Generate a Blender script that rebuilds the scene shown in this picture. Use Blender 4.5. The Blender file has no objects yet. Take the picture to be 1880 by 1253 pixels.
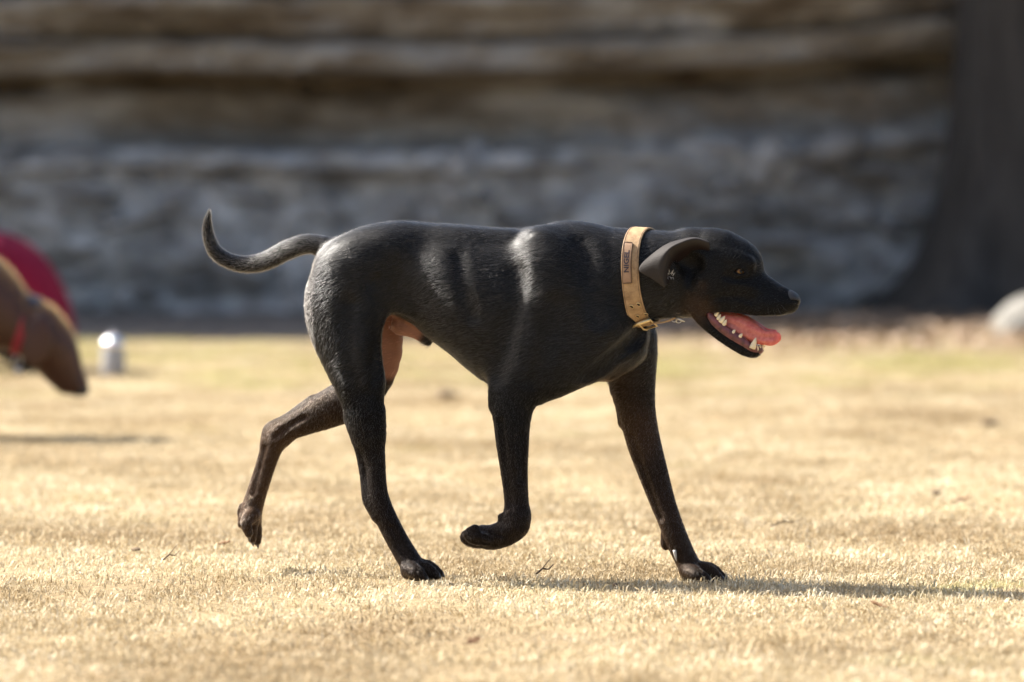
import bpy, bmesh, math, random
import numpy as np
from mathutils import Vector, Matrix

random.seed(7)
rng = np.random.default_rng(11)
scene = bpy.context.scene
COL = scene.collection
R = math.radians

# ------------------------------------------------------------------ camera, sky, sun, exposure
CAM_D, CAM_H, PITCH = 11.2, 0.95, math.atan(442.5 / 10444.0)
FPX = 10444.0                      # focal length in photo pixels (200 mm on 36 mm, 1880 px)
cam_data = bpy.data.cameras.new('camera')
cam_data.lens = 200.0
cam_data.sensor_width = 36.0
cam_data.clip_start = 0.1
cam_data.clip_end = 3000.0
cam_data.dof.use_dof = True
cam_data.dof.focus_distance = 11.12
cam_data.dof.aperture_fstop = 2.8
cam_data.dof.aperture_blades = 9
camera = bpy.data.objects.new('camera', cam_data)
COL.objects.link(camera)
camera.location = (0, -CAM_D, CAM_H)
camera.rotation_euler = (R(90) - PITCH, 0, 0)
scene.camera = camera

SUN_EL, SUN_AZ = R(43), R(22)       # from the left, a little behind the dog
to_sun = Vector((-math.cos(SUN_EL) * math.cos(SUN_AZ), math.cos(SUN_EL) * math.sin(SUN_AZ), math.sin(SUN_EL)))
world = bpy.data.worlds.new('World')
scene.world = world
world.use_nodes = True
wn = world.node_tree.nodes
wl = world.node_tree.links
bg = wn['Background']
sky = wn.new('ShaderNodeTexSky')
sky.sky_type = 'NISHITA'
sky.sun_disc = False
sky.sun_elevation = SUN_EL
sky.sun_rotation = math.atan2(to_sun.x, to_sun.y)
sky.air_density = 1.0
sky.dust_density = 4.0
wl.new(sky.outputs['Color'], bg.inputs['Color'])
bg.inputs['Strength'].default_value = 0.085
sun_data = bpy.data.lights.new('sun', 'SUN')
sun_data.energy = 5.0
sun_data.angle = R(0.53)
sun_data.color = (1.0, 0.955, 0.88)
sun = bpy.data.objects.new('sun', sun_data)
COL.objects.link(sun)
sun.location = (-8, 3, 9)
sun.rotation_euler = to_sun.to_track_quat('Z', 'Y').to_euler()

scene.view_settings.view_transform = 'Standard'
scene.view_settings.look = 'None'
scene.view_settings.gamma = 1.0
scene.view_settings.use_curve_mapping = False
scene.view_settings.exposure = 1.68
scene.render.engine = 'CYCLES'
scene.cycles.use_denoising = True
scene.cycles.max_bounces = 6
scene.cycles.diffuse_bounces = 3
scene.cycles.glossy_bounces = 3
scene.cycles.transparent_max_bounces = 8

# ------------------------------------------------------------------ measuring: picture point at a given depth -> place
def at_depth(px, py, Y):
    xr, yr = (px - 940.0) / FPX, (626.5 - py) / FPX
    c, s = math.cos(PITCH), math.sin(PITCH)
    d = (xr, c + yr * s, -s + yr * c)
    t = (Y + CAM_D) / d[1]
    return (d[0] * t, Y, CAM_H + d[2] * t)

def to_pixel(p):
    x, y, z = p[0], p[1] + CAM_D, p[2] - CAM_H
    c, s = math.cos(PITCH), math.sin(PITCH)
    f = y * c - z * s
    u = y * s + z * c
    return 940 + FPX * x / f, 626.5 - FPX * u / f

# ------------------------------------------------------------------ objects
def tag(o, label=None, cat=None, group=None, kind=None):
    if label: o['label'] = label
    if cat: o['category'] = cat
    if group: o['group'] = group
    if kind: o['kind'] = kind
    return o

def empty(name, loc=(0, 0, 0), rz=0.0):
    o = bpy.data.objects.new(name, None)
    o.empty_display_size = 0.1
    COL.objects.link(o)
    o.location = loc
    o.rotation_euler = (0, 0, rz)
    return o

def mesh_obj(name, verts, faces, mat=None, parent=None, smooth=True):
    me = bpy.data.meshes.new(name)
    if isinstance(verts, np.ndarray): verts = verts.tolist()
    if isinstance(faces, np.ndarray): faces = faces.tolist()
    me.from_pydata(verts, [], faces)
    me.update()
    if smooth: me.polygons.foreach_set('use_smooth', [True] * len(me.polygons))
    if mat: me.materials.append(mat)
    o = bpy.data.objects.new(name, me)
    COL.objects.link(o)
    if parent: o.parent = parent
    return o

def bm_obj(name, bm, mat=None, parent=None, smooth=True):
    me = bpy.data.meshes.new(name)
    bm.to_mesh(me); bm.free()
    if smooth: me.polygons.foreach_set('use_smooth', [True] * len(me.polygons))
    if mat: me.materials.append(mat)
    o = bpy.data.objects.new(name, me)
    COL.objects.link(o)
    if parent: o.parent = parent
    return o

def tube(name, pts, radii, mat, parent, seg=10, caps=True):
    pts = [Vector(p) for p in pts]
    verts, faces = [], []
    n = len(pts)
    up = Vector((0.123, 0.31, 0.94)).normalized()
    for i, p in enumerate(pts):
        t = (pts[min(i + 1, n - 1)] - pts[max(i - 1, 0)]).normalized()
        a = t.cross(up)
        if a.length < 1e-4: a = t.cross(Vector((1, 0, 0)))
        a.normalize(); b = t.cross(a)
        r = radii[i] if hasattr(radii, '__len__') else radii
        for k in range(seg):
            th = 2 * math.pi * k / seg
            verts.append(p + (a * math.cos(th) + b * math.sin(th)) * r)
    for i in range(n - 1):
        for k in range(seg):
            k2 = (k + 1) % seg
            faces.append((i * seg + k, i * seg + k2, (i + 1) * seg + k2, (i + 1) * seg + k))
    if caps:
        faces.append(tuple(range(seg))[::-1]); faces.append(tuple((n - 1) * seg + k for k in range(seg)))
    return mesh_obj(name, [tuple(v) for v in verts], faces, mat, parent)

# ------------------------------------------------------------------ materials
def new_mat(name):
    m = bpy.data.materials.new(name)
    m.use_nodes = True
    nt = m.node_tree
    return m, nt, nt.nodes['Principled BSDF'], nt.nodes['Material Output']

def N(nt, kind, **kw):
    n = nt.nodes.new(kind)
    for k, v in kw.items():
        if k.startswith('i_'):
            key = k[2:]
            key = int(key) if key.isdigit() else key.replace('_', ' ')
            n.inputs[key].default_value = v
        else: setattr(n, k, v)
    return n

def L(nt, a, ao, b, bi): nt.links.new(a.outputs[ao], b.inputs[bi])

def ramp(nt, stops):
    n = nt.nodes.new('ShaderNodeValToRGB')
    e = n.color_ramp.elements
    while len(e) < len(stops): e.new(0.5)
    for el, (p, c) in zip(e, stops):
        el.position = p; el.color = (*c, 1) if len(c) == 3 else c
    return n

def simple_mat(name, col, rough=0.6, metal=0.0, noise=0.0, scale=40.0, bump=0.0, spec=0.5, **extra):
    m, nt, b, out = new_mat(name)
    b.inputs['Roughness'].default_value = rough
    b.inputs['Metallic'].default_value = metal
    b.inputs['Specular IOR Level'].default_value = spec
    b.inputs['Base Color'].default_value = (*col, 1)
    for k, v in extra.items(): b.inputs[k.replace('_', ' ')].default_value = v
    if noise or bump:
        tc = N(nt, 'ShaderNodeTexCoord')
        nz = N(nt, 'ShaderNodeTexNoise', i_Scale=scale, i_Detail=5.0, i_Roughness=0.6)
        L(nt, tc, 'Object', nz, 'Vector')
        if noise:
            r = ramp(nt, [(0.25, tuple(c * (1 - noise) for c in col)), (0.75, tuple(min(1, c * (1 + noise)) for c in col))])
            L(nt, nz, 'Fac', r, 'Fac'); L(nt, r, 'Color', b, 'Base Color')
        if bump:
            bp = N(nt, 'ShaderNodeBump', i_Strength=bump, i_Distance=0.004)
            L(nt, nz, 'Fac', bp, 'Height'); L(nt, bp, 'Normal', b, 'Normal')
    return m

# ------------------------------------------------------------------ implicit sculpting
def catmull(pts, sub):
    P = np.asarray(pts, float)
    out = []
    n = len(P)
    for i in range(n - 1):
        p0 = P[i - 1] if i > 0 else 2 * P[0] - P[1]
        p1, p2 = P[i], P[i + 1]
        p3 = P[i + 2] if i + 2 < n else 2 * P[-1] - P[-2]
        for s in range(sub):
            t = s / sub
            out.append(0.5 * ((2 * p1) + (-p0 + p2) * t + (2 * p0 - 5 * p1 + 4 * p2 - p3) * t * t + (-p0 + 3 * p1 - 3 * p2 + p3) * t ** 3))
    out.append(P[-1])
    return np.array(out)

class Field:
    def __init__(s, lo, hi, h):
        s.lo, s.h = np.array(lo, float), h
        s.n = np.ceil((np.array(hi) - s.lo) / h).astype(int) + 1
        s.F = np.full(s.n, 1.0, np.float32)
        s.ax = [(s.lo[i] + h * np.arange(s.n[i])).astype(np.float32) for i in range(3)]
    def box(s, lo, hi):
        a = np.clip(np.floor((np.array(lo) - s.lo) / s.h).astype(int), 0, s.n)
        b = np.clip(np.ceil((np.array(hi) - s.lo) / s.h).astype(int) + 1, 0, s.n)
        sl = tuple(slice(int(x), int(y)) for x, y in zip(a, b))
        X = s.ax[0][sl[0]][:, None, None]; Y = s.ax[1][sl[1]][None, :, None]; Z = s.ax[2][sl[2]][None, None, :]
        return sl, X, Y, Z
    def blend(s, sl, d, k, op='add'):
        A = s.F[sl]
        if A.size == 0: return
        if op == 'cut':
            A2, d2 = -A, d
        else: A2, d2 = A, d
        if k > 0:
            h = np.clip(0.5 + 0.5 * (A2 - d2) / k, 0, 1)
            r = A2 + (d2 - A2) * h - k * h * (1 - h)
        else: r = np.minimum(A2, d2)
        s.F[sl] = -r if op == 'cut' else r
    def chain(s, pts, k=0.015, sub=3, op='add'):
        """pts: (x, y, z, r, ratio) swept with smooth radius; ratio = sideways / in-plane radius"""
        Q = catmull(pts, sub) if sub > 1 and len(pts) > 1 else np.asarray(pts, float)
        rm = (Q[:, 3] * np.maximum(1, Q[:, 4])).max()
        m = k + 3 * s.h + rm
        sl, X, Y, Z = s.box(Q[:, :3].min(0) - m, Q[:, :3].max(0) + m)
        if X.size * Y.size * Z.size == 0: return
        d = np.full((X.shape[0], Y.shape[1], Z.shape[2]), 9.0, np.float32)
        for a, b in zip(Q[:-1], Q[1:]):
            m2 = max(a[3], b[3]) * max(1, a[4], b[4]) + k + 3 * s.h
            lo = np.minimum(a[:3], b[:3]) - m2; hi = np.maximum(a[:3], b[:3]) + m2
            i0 = np.searchsorted(X[:, 0, 0], lo[0]); i1 = np.searchsorted(X[:, 0, 0], hi[0])
            j0 = np.searchsorted(Y[0, :, 0], lo[1]); j1 = np.searchsorted(Y[0, :, 0], hi[1])
            k0 = np.searchsorted(Z[0, 0, :], lo[2]); k1 = np.searchsorted(Z[0, 0, :], hi[2])
            x, y, z = X[i0:i1], Y[:, j0:j1], Z[:, :, k0:k1]
            ab = (b - a).astype(np.float32)
            den = float(ab[:3] @ ab[:3]) + 1e-12
            t = np.clip(((x - a[0]) * ab[0] + (y - a[1]) * ab[1] + (z - a[2]) * ab[2]) / den, 0, 1)
            rat = a[4] + t * ab[4]
            dd = np.sqrt((x - a[0] - t * ab[0]) ** 2 + ((y - a[1] - t * ab[1]) / rat) ** 2 + (z - a[2] - t * ab[2]) ** 2) - (a[3] + t * ab[3])
            v = d[i0:i1, j0:j1, k0:k1]
            np.minimum(v, dd, out=v)
        s.blend(sl, d, k, op)
    def ell(s, c, rad, ang=0.0, k=0.02, op='add', yaw=0.0):
        """ellipsoid; ang = turn in the x-z plane, yaw = turn in the x-y plane"""
        m = max(rad) + k + 3 * s.h
        sl, X, Y, Z = s.box(np.array(c) - m, np.array(c) + m)
        if X.size * Y.size * Z.size == 0: return
        x, y, z = X - c[0], Y - c[1], Z - c[2]
        if yaw:
            cy, sy = math.cos(yaw), math.sin(yaw)
            x, y = x * cy + y * sy, -x * sy + y * cy
        ca, sa = math.cos(ang), math.sin(ang)
        xx, zz = x * ca + z * sa, -x * sa + z * ca
        k0 = np.sqrt((xx / rad[0]) ** 2 + (y / rad[1]) ** 2 + (zz / rad[2]) ** 2)
        k1 = np.sqrt((xx / rad[0] ** 2) ** 2 + (y / rad[1] ** 2) ** 2 + (zz / rad[2] ** 2) ** 2) + 1e-6
        s.blend(sl, (k0 * (k0 - 1) / k1).astype(np.float32), k, op)
    def loft(s, st, k=0.02, p=2.2):
        """st rows: x, top z, bottom z, half width, egg (+ wider above)"""
        st = np.asarray(st, float)
        D = catmull(st, 8)
        m = k + 3 * s.h
        sl, X, Y, Z = s.box((st[0, 0] - m, -st[:, 3].max() * 1.2 - m, st[:, 2].min() - m), (st[-1, 0] + m, st[:, 3].max() * 1.2 + m, st[:, 1].max() + m))
        x = X[:, 0, 0]
        g = [np.interp(x, D[:, 0], D[:, i])[:, None, None].astype(np.float32) for i in (1, 2, 3, 4)]
        zc, hh = (g[0] + g[1]) / 2, (g[0] - g[1]) / 2
        q = (Z - zc) / hh
        hw = g[2] * np.clip(1 + g[3] * q, 0.3, 2)
        rho = (np.abs(Y / hw) ** p + np.abs(q) ** p) ** (1 / p)
        d = (rho - 1) * np.minimum(g[2], hh)
        d = np.maximum(d, np.maximum(st[0, 0] - X, X - st[-1, 0]))
        s.blend(sl, d.astype(np.float32), k)
    def sample(s, P):
        P = np.atleast_2d(np.asarray(P, float))
        q = (P - s.lo) / s.h
        q = np.clip(q, 0, s.n - 1.001)
        i = np.floor(q).astype(int); f = q - i
        r = 0
        for dx in (0, 1):
            for dy in (0, 1):
                for dz in (0, 1):
                    w = (f[:, 0] if dx else 1 - f[:, 0]) * (f[:, 1] if dy else 1 - f[:, 1]) * (f[:, 2] if dz else 1 - f[:, 2])
                    r = r + w * s.F[i[:, 0] + dx, i[:, 1] + dy, i[:, 2] + dz]
        return r
    def grad(s, P):
        P = np.atleast_2d(np.asarray(P, float)); e = s.h * 1.5
        g = np.stack([s.sample(P + np.eye(3)[i] * e) - s.sample(P - np.eye(3)[i] * e) for i in range(3)], 1)
        return g / (np.linalg.norm(g, axis=1, keepdims=True) + 1e-9)
    def nets(s, smooth=2):
        F = s.F; S = F < 0
        n = s.n
        c = np.zeros(n - 1, np.int8)
        for dx in (0, 1):
            for dy in (0, 1):
                for dz in (0, 1):
                    c += S[dx:n[0] - 1 + dx, dy:n[1] - 1 + dy, dz:n[2] - 1 + dz]
        act = (c > 0) & (c < 8)
        I, J, K = np.nonzero(act)
        idx = np.full(n - 1, -1, np.int32); idx[I, J, K] = np.arange(len(I))
        acc = np.zeros((len(I), 3)); cnt = np.zeros(len(I))
        corners = [(a, b, d) for a in (0, 1) for b in (0, 1) for d in (0, 1)]
        for a in corners:
            for axis in range(3):
                if a[axis]: continue
                b = list(a); b[axis] = 1
                fa = F[I + a[0], J + a[1], K + a[2]]; fb = F[I + b[0], J + b[1], K + b[2]]
                m = (fa < 0) != (fb < 0)
                t = np.where(m, fa / np.where(m, fa - fb, 1), 0)
                p = np.tile(np.array(a, float), (len(I), 1)); p[:, axis] += t
                acc[m] += p[m]; cnt[m] += 1
        V = s.lo + s.h * (np.stack([I, J, K], 1) + acc / cnt[:, None])
        faces = []
        for axis in range(3):
            o1, o2 = [(1, 2), (2, 0), (0, 1)][axis]
            A = np.moveaxis(S, [axis, o1, o2], [0, 1, 2]); D = np.moveaxis(idx, [axis, o1, o2], [0, 1, 2])
            a0, a1 = A[:-1, 1:-1, 1:-1], A[1:, 1:-1, 1:-1]
            x, y, z = np.nonzero(a0 != a1)
            inside = a0[x, y, z]
            q = np.stack([D[x, y, z], D[x, y + 1, z], D[x, y + 1, z + 1], D[x, y, z + 1]], 1)
            q[~inside] = q[~inside][:, ::-1]
            faces.append(q)
        Q = np.concatenate(faces)
        E = np.concatenate([Q[:, [0, 1]], Q[:, [1, 2]], Q[:, [2, 3]], Q[:, [3, 0]]])
        nv = len(V)
        deg = np.bincount(E[:, 0], minlength=nv) + np.bincount(E[:, 1], minlength=nv)
        for it in range(smooth):
            S3 = np.stack([np.bincount(E[:, 0], V[E[:, 1], i], nv) + np.bincount(E[:, 1], V[E[:, 0], i], nv) for i in range(3)], 1)
            V = V + (0.5 if it % 2 == 0 else -0.42) * (S3 / np.maximum(deg, 1)[:, None] - V)
        return V, Q

def add_color(o, name, cols):
    at = o.data.attributes.new(name, 'FLOAT_COLOR', 'POINT')
    c = np.ones((len(cols), 4), np.float32); c[:, :3] = cols
    at.data.foreach_set('color', c.ravel())


# ================================================================== the setting
def world_noise_mat(name, stops, scale, rough=.9, bump=0, bscale=20, dist=.02, rnd=0.0):
    m, nt, b, out = new_mat(name)
    geo = N(nt, 'ShaderNodeNewGeometry')
    nz = N(nt, 'ShaderNodeTexNoise', i_Scale=scale, i_Detail=8.0, i_Roughness=.65); L(nt, geo, 'Position', nz, 'Vector')
    r = ramp(nt, stops); L(nt, nz, 'Fac', r, 'Fac')
    last = r
    if rnd:
        oi = N(nt, 'ShaderNodeObjectInfo')
        hs = N(nt, 'ShaderNodeHueSaturation')
        mr = N(nt, 'ShaderNodeMapRange'); mr.inputs['To Min'].default_value = 1 - rnd; mr.inputs['To Max'].default_value = 1 + rnd
        L(nt, oi, 'Random', mr, 'Value'); L(nt, mr, 'Result', hs, 'Value'); L(nt, r, 'Color', hs, 'Color'); last = hs
    L(nt, last, 'Color', b, 'Base Color')
    b.inputs['Roughness'].default_value = rough
    b.inputs['Specular IOR Level'].default_value = .2
    if bump:
        n2 = N(nt, 'ShaderNodeTexNoise', i_Scale=bscale, i_Detail=8.0, i_Roughness=.65); L(nt, geo, 'Position', n2, 'Vector')
        bp = N(nt, 'ShaderNodeBump', i_Strength=bump, i_Distance=dist); L(nt, n2, 'Fac', bp, 'Height'); L(nt, bp, 'Normal', b, 'Normal')
    return m

# ---- ground: straw thatch over dry soil, to the horizon
def ground_mat():
    m, nt, b, out = new_mat('dry_turf_soil')
    geo = N(nt, 'ShaderNodeNewGeometry')
    n1 = N(nt, 'ShaderNodeTexNoise', i_Scale=1.1, i_Detail=6.0, i_Roughness=.6); L(nt, geo, 'Position', n1, 'Vector')
    n2 = N(nt, 'ShaderNodeTexNoise', i_Scale=60.0, i_Detail=6.0, i_Roughness=.7); L(nt, geo, 'Position', n2, 'Vector')
    r1 = ramp(nt, [(.30, (.26, .19, .11)), (.52, (.40, .31, .18)), (.72, (.48, .39, .25))]); L(nt, n1, 'Fac', r1, 'Fac')
    r2 = ramp(nt, [(.28, (.40, .37, .34)), (.62, (1, 1, 1))]); L(nt, n2, 'Fac', r2, 'Fac')
    mx = N(nt, 'ShaderNodeMix', data_type='RGBA', blend_type='MULTIPLY'); mx.inputs['Factor'].default_value = 1
    L(nt, r1, 'Color', mx, 'A'); L(nt, r2, 'Color', mx, 'B')
    L(nt, mx, 'Result', b, 'Base Color')
    b.inputs['Roughness'].default_value = .95; b.inputs['Specular IOR Level'].default_value = .1
    bp = N(nt, 'ShaderNodeBump', i_Strength=.8, i_Distance=.015); L(nt, n2, 'Fac', bp, 'Height'); L(nt, bp, 'Normal', b, 'Normal')
    return m
ground = mesh_obj('ground', [(-600, -300, 0), (600, -300, 0), (600, 900, 0), (-600, 900, 0)], [(0, 1, 2, 3)], ground_mat(), smooth=False)
tag(ground, kind='structure')

def sheet(name, xs, near_y, far_y, z, mat, seed, wob=.25, rows=10, bumps=.0):
    r_ = np.random.default_rng(seed)
    V_, F_ = [], []
    n = len(xs)
    ph = r_.uniform(0, 6.28, 6)
    wv = lambda x: wob * (math.sin(1.3 * x + ph[0]) * .5 + math.sin(3.1 * x + ph[1]) * .3 + math.sin(7.7 * x + ph[2]) * .2)
    for j in range(rows):
        t = j / (rows - 1)
        for x in xs:
            y0 = near_y(x) + wv(x)
            V_.append((x, y0 + (far_y(x) - y0) * t, z + bumps * r_.random() * min(1, 4 * t)))
    for j in range(rows - 1):
        for i in range(n - 1):
            F_.append((j * n + i, j * n + i + 1, (j + 1) * n + i + 1, (j + 1) * n + i))
    o = mesh_obj(name, V_, F_, mat); tag(o, kind='structure')
    return o
# gravelly dirt at the foot of the rock
M_dirt = world_noise_mat('grey_gravel_dirt', [(.3, (.085, .078, .072)), (.55, (.14, .13, .12)), (.75, (.22, .205, .19))], 9.0, bump=.8, bscale=30, dist=.03)
WALL_Y = lambda x: 13.9 + .035 * x * (x > 0) * 8
path = sheet('gravel_path', list(np.linspace(-24, 24, 240)), lambda x: 11.35 + (.35 / (1 + math.exp(-(x - .55) * 3))) + .25 * max(0, x), lambda x: 17.5, .004, M_dirt, 4, wob=.14, rows=22, bumps=.03)

# ---- dry grass: short matted straw blades
def grass_mat():
    m, nt, b, out = new_mat('dry_grass_blade')
    nt.nodes.remove(b)
    oi = N(nt, 'ShaderNodeObjectInfo')
    geo = N(nt, 'ShaderNodeNewGeometry')
    big = N(nt, 'ShaderNodeTexNoise', i_Scale=1.3, i_Detail=6.0, i_Roughness=.6); L(nt, oi, 'Location', big, 'Vector')
    fin = N(nt, 'ShaderNodeTexNoise', i_Scale=170.0, i_Detail=1.0); L(nt, geo, 'Position', fin, 'Vector')
    sm = N(nt, 'ShaderNodeMath', operation='MULTIPLY_ADD'); sm.inputs[1].default_value = .45; L(nt, oi, 'Random', sm, 0); L(nt, fin, 'Fac', sm, 2)
    ra = ramp(nt, [(.30, (.205, .152, .084)), (.48, (.42, .332, .196)), (.72, (.59, .495, .325)), (.98, (.77, .69, .52))]); L(nt, sm, 'Value', ra, 'Fac')
    gr = ramp(nt, [(.0, (.26, .26, .08)), (1.0, (.48, .45, .19))]); L(nt, oi, 'Random', gr, 'Fac')
    # green where the lawn still lives: a belt before the rock and small patches
    sx = N(nt, 'ShaderNodeSeparateXYZ'); L(nt, oi, 'Location', sx, 'Vector')
    belt = N(nt, 'ShaderNodeMapRange', interpolation_type='SMOOTHSTEP'); belt.inputs['From Min'].default_value = 6.2; belt.inputs['From Max'].default_value = 8.6
    L(nt, sx, 'Y', belt, 'Value')
    n2 = N(nt, 'ShaderNodeTexNoise', i_Scale=1.6, i_Detail=3.0, i_Roughness=.55); L(nt, oi, 'Location', n2, 'Vector')
    ad = N(nt, 'ShaderNodeMath', operation='MULTIPLY_ADD'); ad.inputs[1].default_value = .20; L(nt, belt, 'Result', ad, 0); L(nt, n2, 'Fac', ad, 2)
    gm = N(nt, 'ShaderNodeMapRange', interpolation_type='SMOOTHSTEP'); gm.inputs['From Min'].default_value = .60; gm.inputs['From Max'].default_value = .80; gm.inputs['To Max'].default_value = .85
    L(nt, ad, 'Value', gm, 'Value')
    br = ramp(nt, [(.36, (.60, .54, .47)), (.60, (1, 1, 1))]); L(nt, big, 'Fac', br, 'Fac')
    m1 = N(nt, 'ShaderNodeMix', data_type='RGBA', blend_type='MULTIPLY'); m1.inputs['Factor'].default_value = 1; L(nt, ra, 'Color', m1, 'A'); L(nt, br, 'Color', m1, 'B')
    m2 = N(nt, 'ShaderNodeMix', data_type='RGBA'); L(nt, gm, 'Result', m2, 'Factor'); L(nt, m1, 'Result', m2, 'A'); L(nt, gr, 'Color', m2, 'B')
    d = N(nt, 'ShaderNodeBsdfDiffuse'); t = N(nt, 'ShaderNodeBsdfTranslucent'); g = N(nt, 'ShaderNodeBsdfGlossy'); g.inputs['Roughness'].default_value = .45
    L(nt, m2, 'Result', d, 'Color'); L(nt, m2, 'Result', t, 'Color')
    mx = N(nt, 'ShaderNodeMixShader'); mx.inputs['Fac'].default_value = .22; L(nt, d, 0, mx, 1); L(nt, t, 0, mx, 2)
    mg = N(nt, 'ShaderNodeMixShader'); mg.inputs['Fac'].default_value = .01; L(nt, mx, 0, mg, 1); L(nt, g, 0, mg, 2)
    L(nt, mg, 0, out, 'Surface')
    return m
M_grass = grass_mat()
tufts = bpy.data.collections.new('grass_tufts')
for k in range(7):
    r_ = np.random.default_rng(100 + k)
    V_, F_ = [], []
    for b_ in range(54):
        a0 = r_.uniform(0, 6.283); rr = .055 * math.sqrt(r_.random())
        x, y = rr * math.cos(a0), rr * math.sin(a0)
        ln = r_.uniform(.007, .016) * (1.3 if r_.random() < .06 else 1)
        az = r_.uniform(0, 6.283); lean = r_.uniform(.45, 1.75)
        w = r_.uniform(.0007, .0014)
        dx, dy = math.cos(az), math.sin(az)
        side = (-dy, dx)
        tw = r_.uniform(-1.2, 1.2)
        sx_, sy_, sz_ = side[0] * math.cos(tw), side[1] * math.cos(tw), math.sin(tw) * .6
        pts = []
        px_, pz_ = 0.0, -.003
        ang = lean * .5
        for sgm in range(3):
            pts.append((x + dx * px_, y + dy * px_, pz_))
            px_ += math.sin(ang) * ln / 2; pz_ += math.cos(ang) * ln / 2
            ang += lean * .5
        i0 = len(V_)
        for i, p in enumerate(pts[:2]):
            ww = w * (1, .85)[i]
            V_.append((p[0] - sx_ * ww, p[1] - sy_ * ww, p[2] - sz_ * ww)); V_.append((p[0] + sx_ * ww, p[1] + sy_ * ww, p[2] + sz_ * ww))
        V_.append(pts[2])
        F_ += [(i0, i0 + 1, i0 + 3, i0 + 2), (i0 + 2, i0 + 3, i0 + 4)]
    me = bpy.data.meshes.new('grass_tuft'); me.from_pydata(V_, [], F_); me.update(); me.materials.append(M_grass)
    tufts.objects.link(bpy.data.objects.new('grass_tuft', me))

def scatter_nodes(coll, seed, smin, smax, tilt):
    nt = bpy.data.node_groups.new('scatter', 'GeometryNodeTree')
    nt.interface.new_socket('Geometry', in_out='INPUT', socket_type='NodeSocketGeometry')
    nt.interface.new_socket('Geometry', in_out='OUTPUT', socket_type='NodeSocketGeometry')
    gi = nt.nodes.new('NodeGroupInput'); go = nt.nodes.new('NodeGroupOutput')
    dp = nt.nodes.new('GeometryNodeDistributePointsOnFaces'); dp.inputs['Seed'].default_value = seed
    na = nt.nodes.new('GeometryNodeInputNamedAttribute'); na.data_type = 'FLOAT'; na.inputs['Name'].default_value = 'dens'
    ci = nt.nodes.new('GeometryNodeCollectionInfo'); ci.inputs['Collection'].default_value = coll; ci.inputs['Separate Children'].default_value = True; ci.inputs['Reset Children'].default_value = True
    ip = nt.nodes.new('GeometryNodeInstanceOnPoints'); ip.inputs['Pick Instance'].default_value = True
    rv = nt.nodes.new('FunctionNodeRandomValue'); rv.data_type = 'FLOAT_VECTOR'
    rv.inputs[0].default_value = (-tilt, -tilt, 0); rv.inputs[1].default_value = (tilt, tilt, 6.283)
    rs = nt.nodes.new('FunctionNodeRandomValue'); rs.data_type = 'FLOAT'
    rs.inputs[2].default_value = smin; rs.inputs[3].default_value = smax; rs.inputs['Seed'].default_value = 5
    k = nt.links.new
    k(gi.outputs[0], dp.inputs['Mesh']); k(na.outputs[0], dp.inputs['Density'])
    k(dp.outputs['Points'], ip.inputs['Points']); k(ci.outputs[0], ip.inputs['Instance'])
    k(rv.outputs[0], ip.inputs['Rotation']); k(rs.outputs[1], ip.inputs['Scale'])
    k(ip.outputs[0], go.inputs[0])
    return nt
gx = np.linspace(-5, 5, 101); gy = np.linspace(-3.6, 13.4, 171)
edge = lambda x: 11.35 + (.35 / (1 + math.exp(-(x - .55) * 3))) + .25 * max(0, x)
GV = [(x, y, .001) for y in gy for x in gx]
GF = [(j * 101 + i, j * 101 + i + 1, (j + 1) * 101 + i + 1, (j + 1) * 101 + i) for j in range(170) for i in range(100)]
grass = mesh_obj('dry_grass', GV, GF, M_grass, smooth=False)
at = grass.data.attributes.new('dens', 'FLOAT', 'POINT')
dens = []
grr = np.random.default_rng(64)
for (x, y, z) in GV:
    d = 620.0 if y < 2.2 else (420.0 if y < 5 else 300.0)
    e_ = edge(x) - y
    d *= max(0.0, min(1.0, e_ / .5 + .3))
    if x > .4 and y > 10.0: d *= .35
    if abs(x) > 3.2: d *= .4
    pn = .5 + .25 * (math.sin(2.1 * x + 1.3 * math.sin(1.7 * y)) + math.sin(2.9 * y + 1.9 * math.sin(2.3 * x + 1))) + grr.normal(0, .35)
    d *= min(1.5, max(.18, .35 + 1.15 * pn))
    dens.append(d)
at.data.foreach_set('value', dens)
gm_ = grass.modifiers.new('scatter', 'NODES'); gm_.node_group = scatter_nodes(tufts, 3, .6, 1.6, .18)
tag(grass, 'short dry straw coloured grass covering the field', 'grass', kind='stuff')

# ---- the rock face: layered limestone, ledges above, broken stone below
WX0, WX1 = -26.0, 20.0
nx = 760; xs = np.linspace(WX0, WX1, nx)
# finer where it is seen
xs = np.sort(np.concatenate([np.linspace(WX0, -5, 90), np.linspace(-4.95, 5, 520), np.linspace(5.05, WX1, 70)]))
zs = np.concatenate([np.linspace(-.05, 1.9, 150), np.linspace(1.95, 7.6, 110)])
def vnoise(x, z, seed, fx, fz, octv=4):
    r_ = np.random.default_rng(seed); out = 0; amp = 1; tot = 0
    for o in range(octv):
        T = r_.random((64, 64))
        a, b = np.meshgrid(x * fx, z * fz, indexing='ij')
        i, j = np.floor(a).astype(int), np.floor(b).astype(int)
        fa, fb = a - i, b - j
        fa = fa * fa * (3 - 2 * fa); fb = fb * fb * (3 - 2 * fb)
        g = lambda p, q: T[p % 64, q % 64]
        out = out + amp * (g(i, j) * (1 - fa) * (1 - fb) + g(i + 1, j) * fa * (1 - fb) + g(i, j + 1) * (1 - fa) * fb + g(i + 1, j + 1) * fa * fb)
        tot += amp; amp *= .55; fx *= 2.1; fz *= 2.1
    return out / tot
warp = .30 * (vnoise(xs, np.array([0.0]), 5, .30, 1, 4) - .5) - .012 * xs[:, None]
ZZ = zs[None, :] + warp
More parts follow.
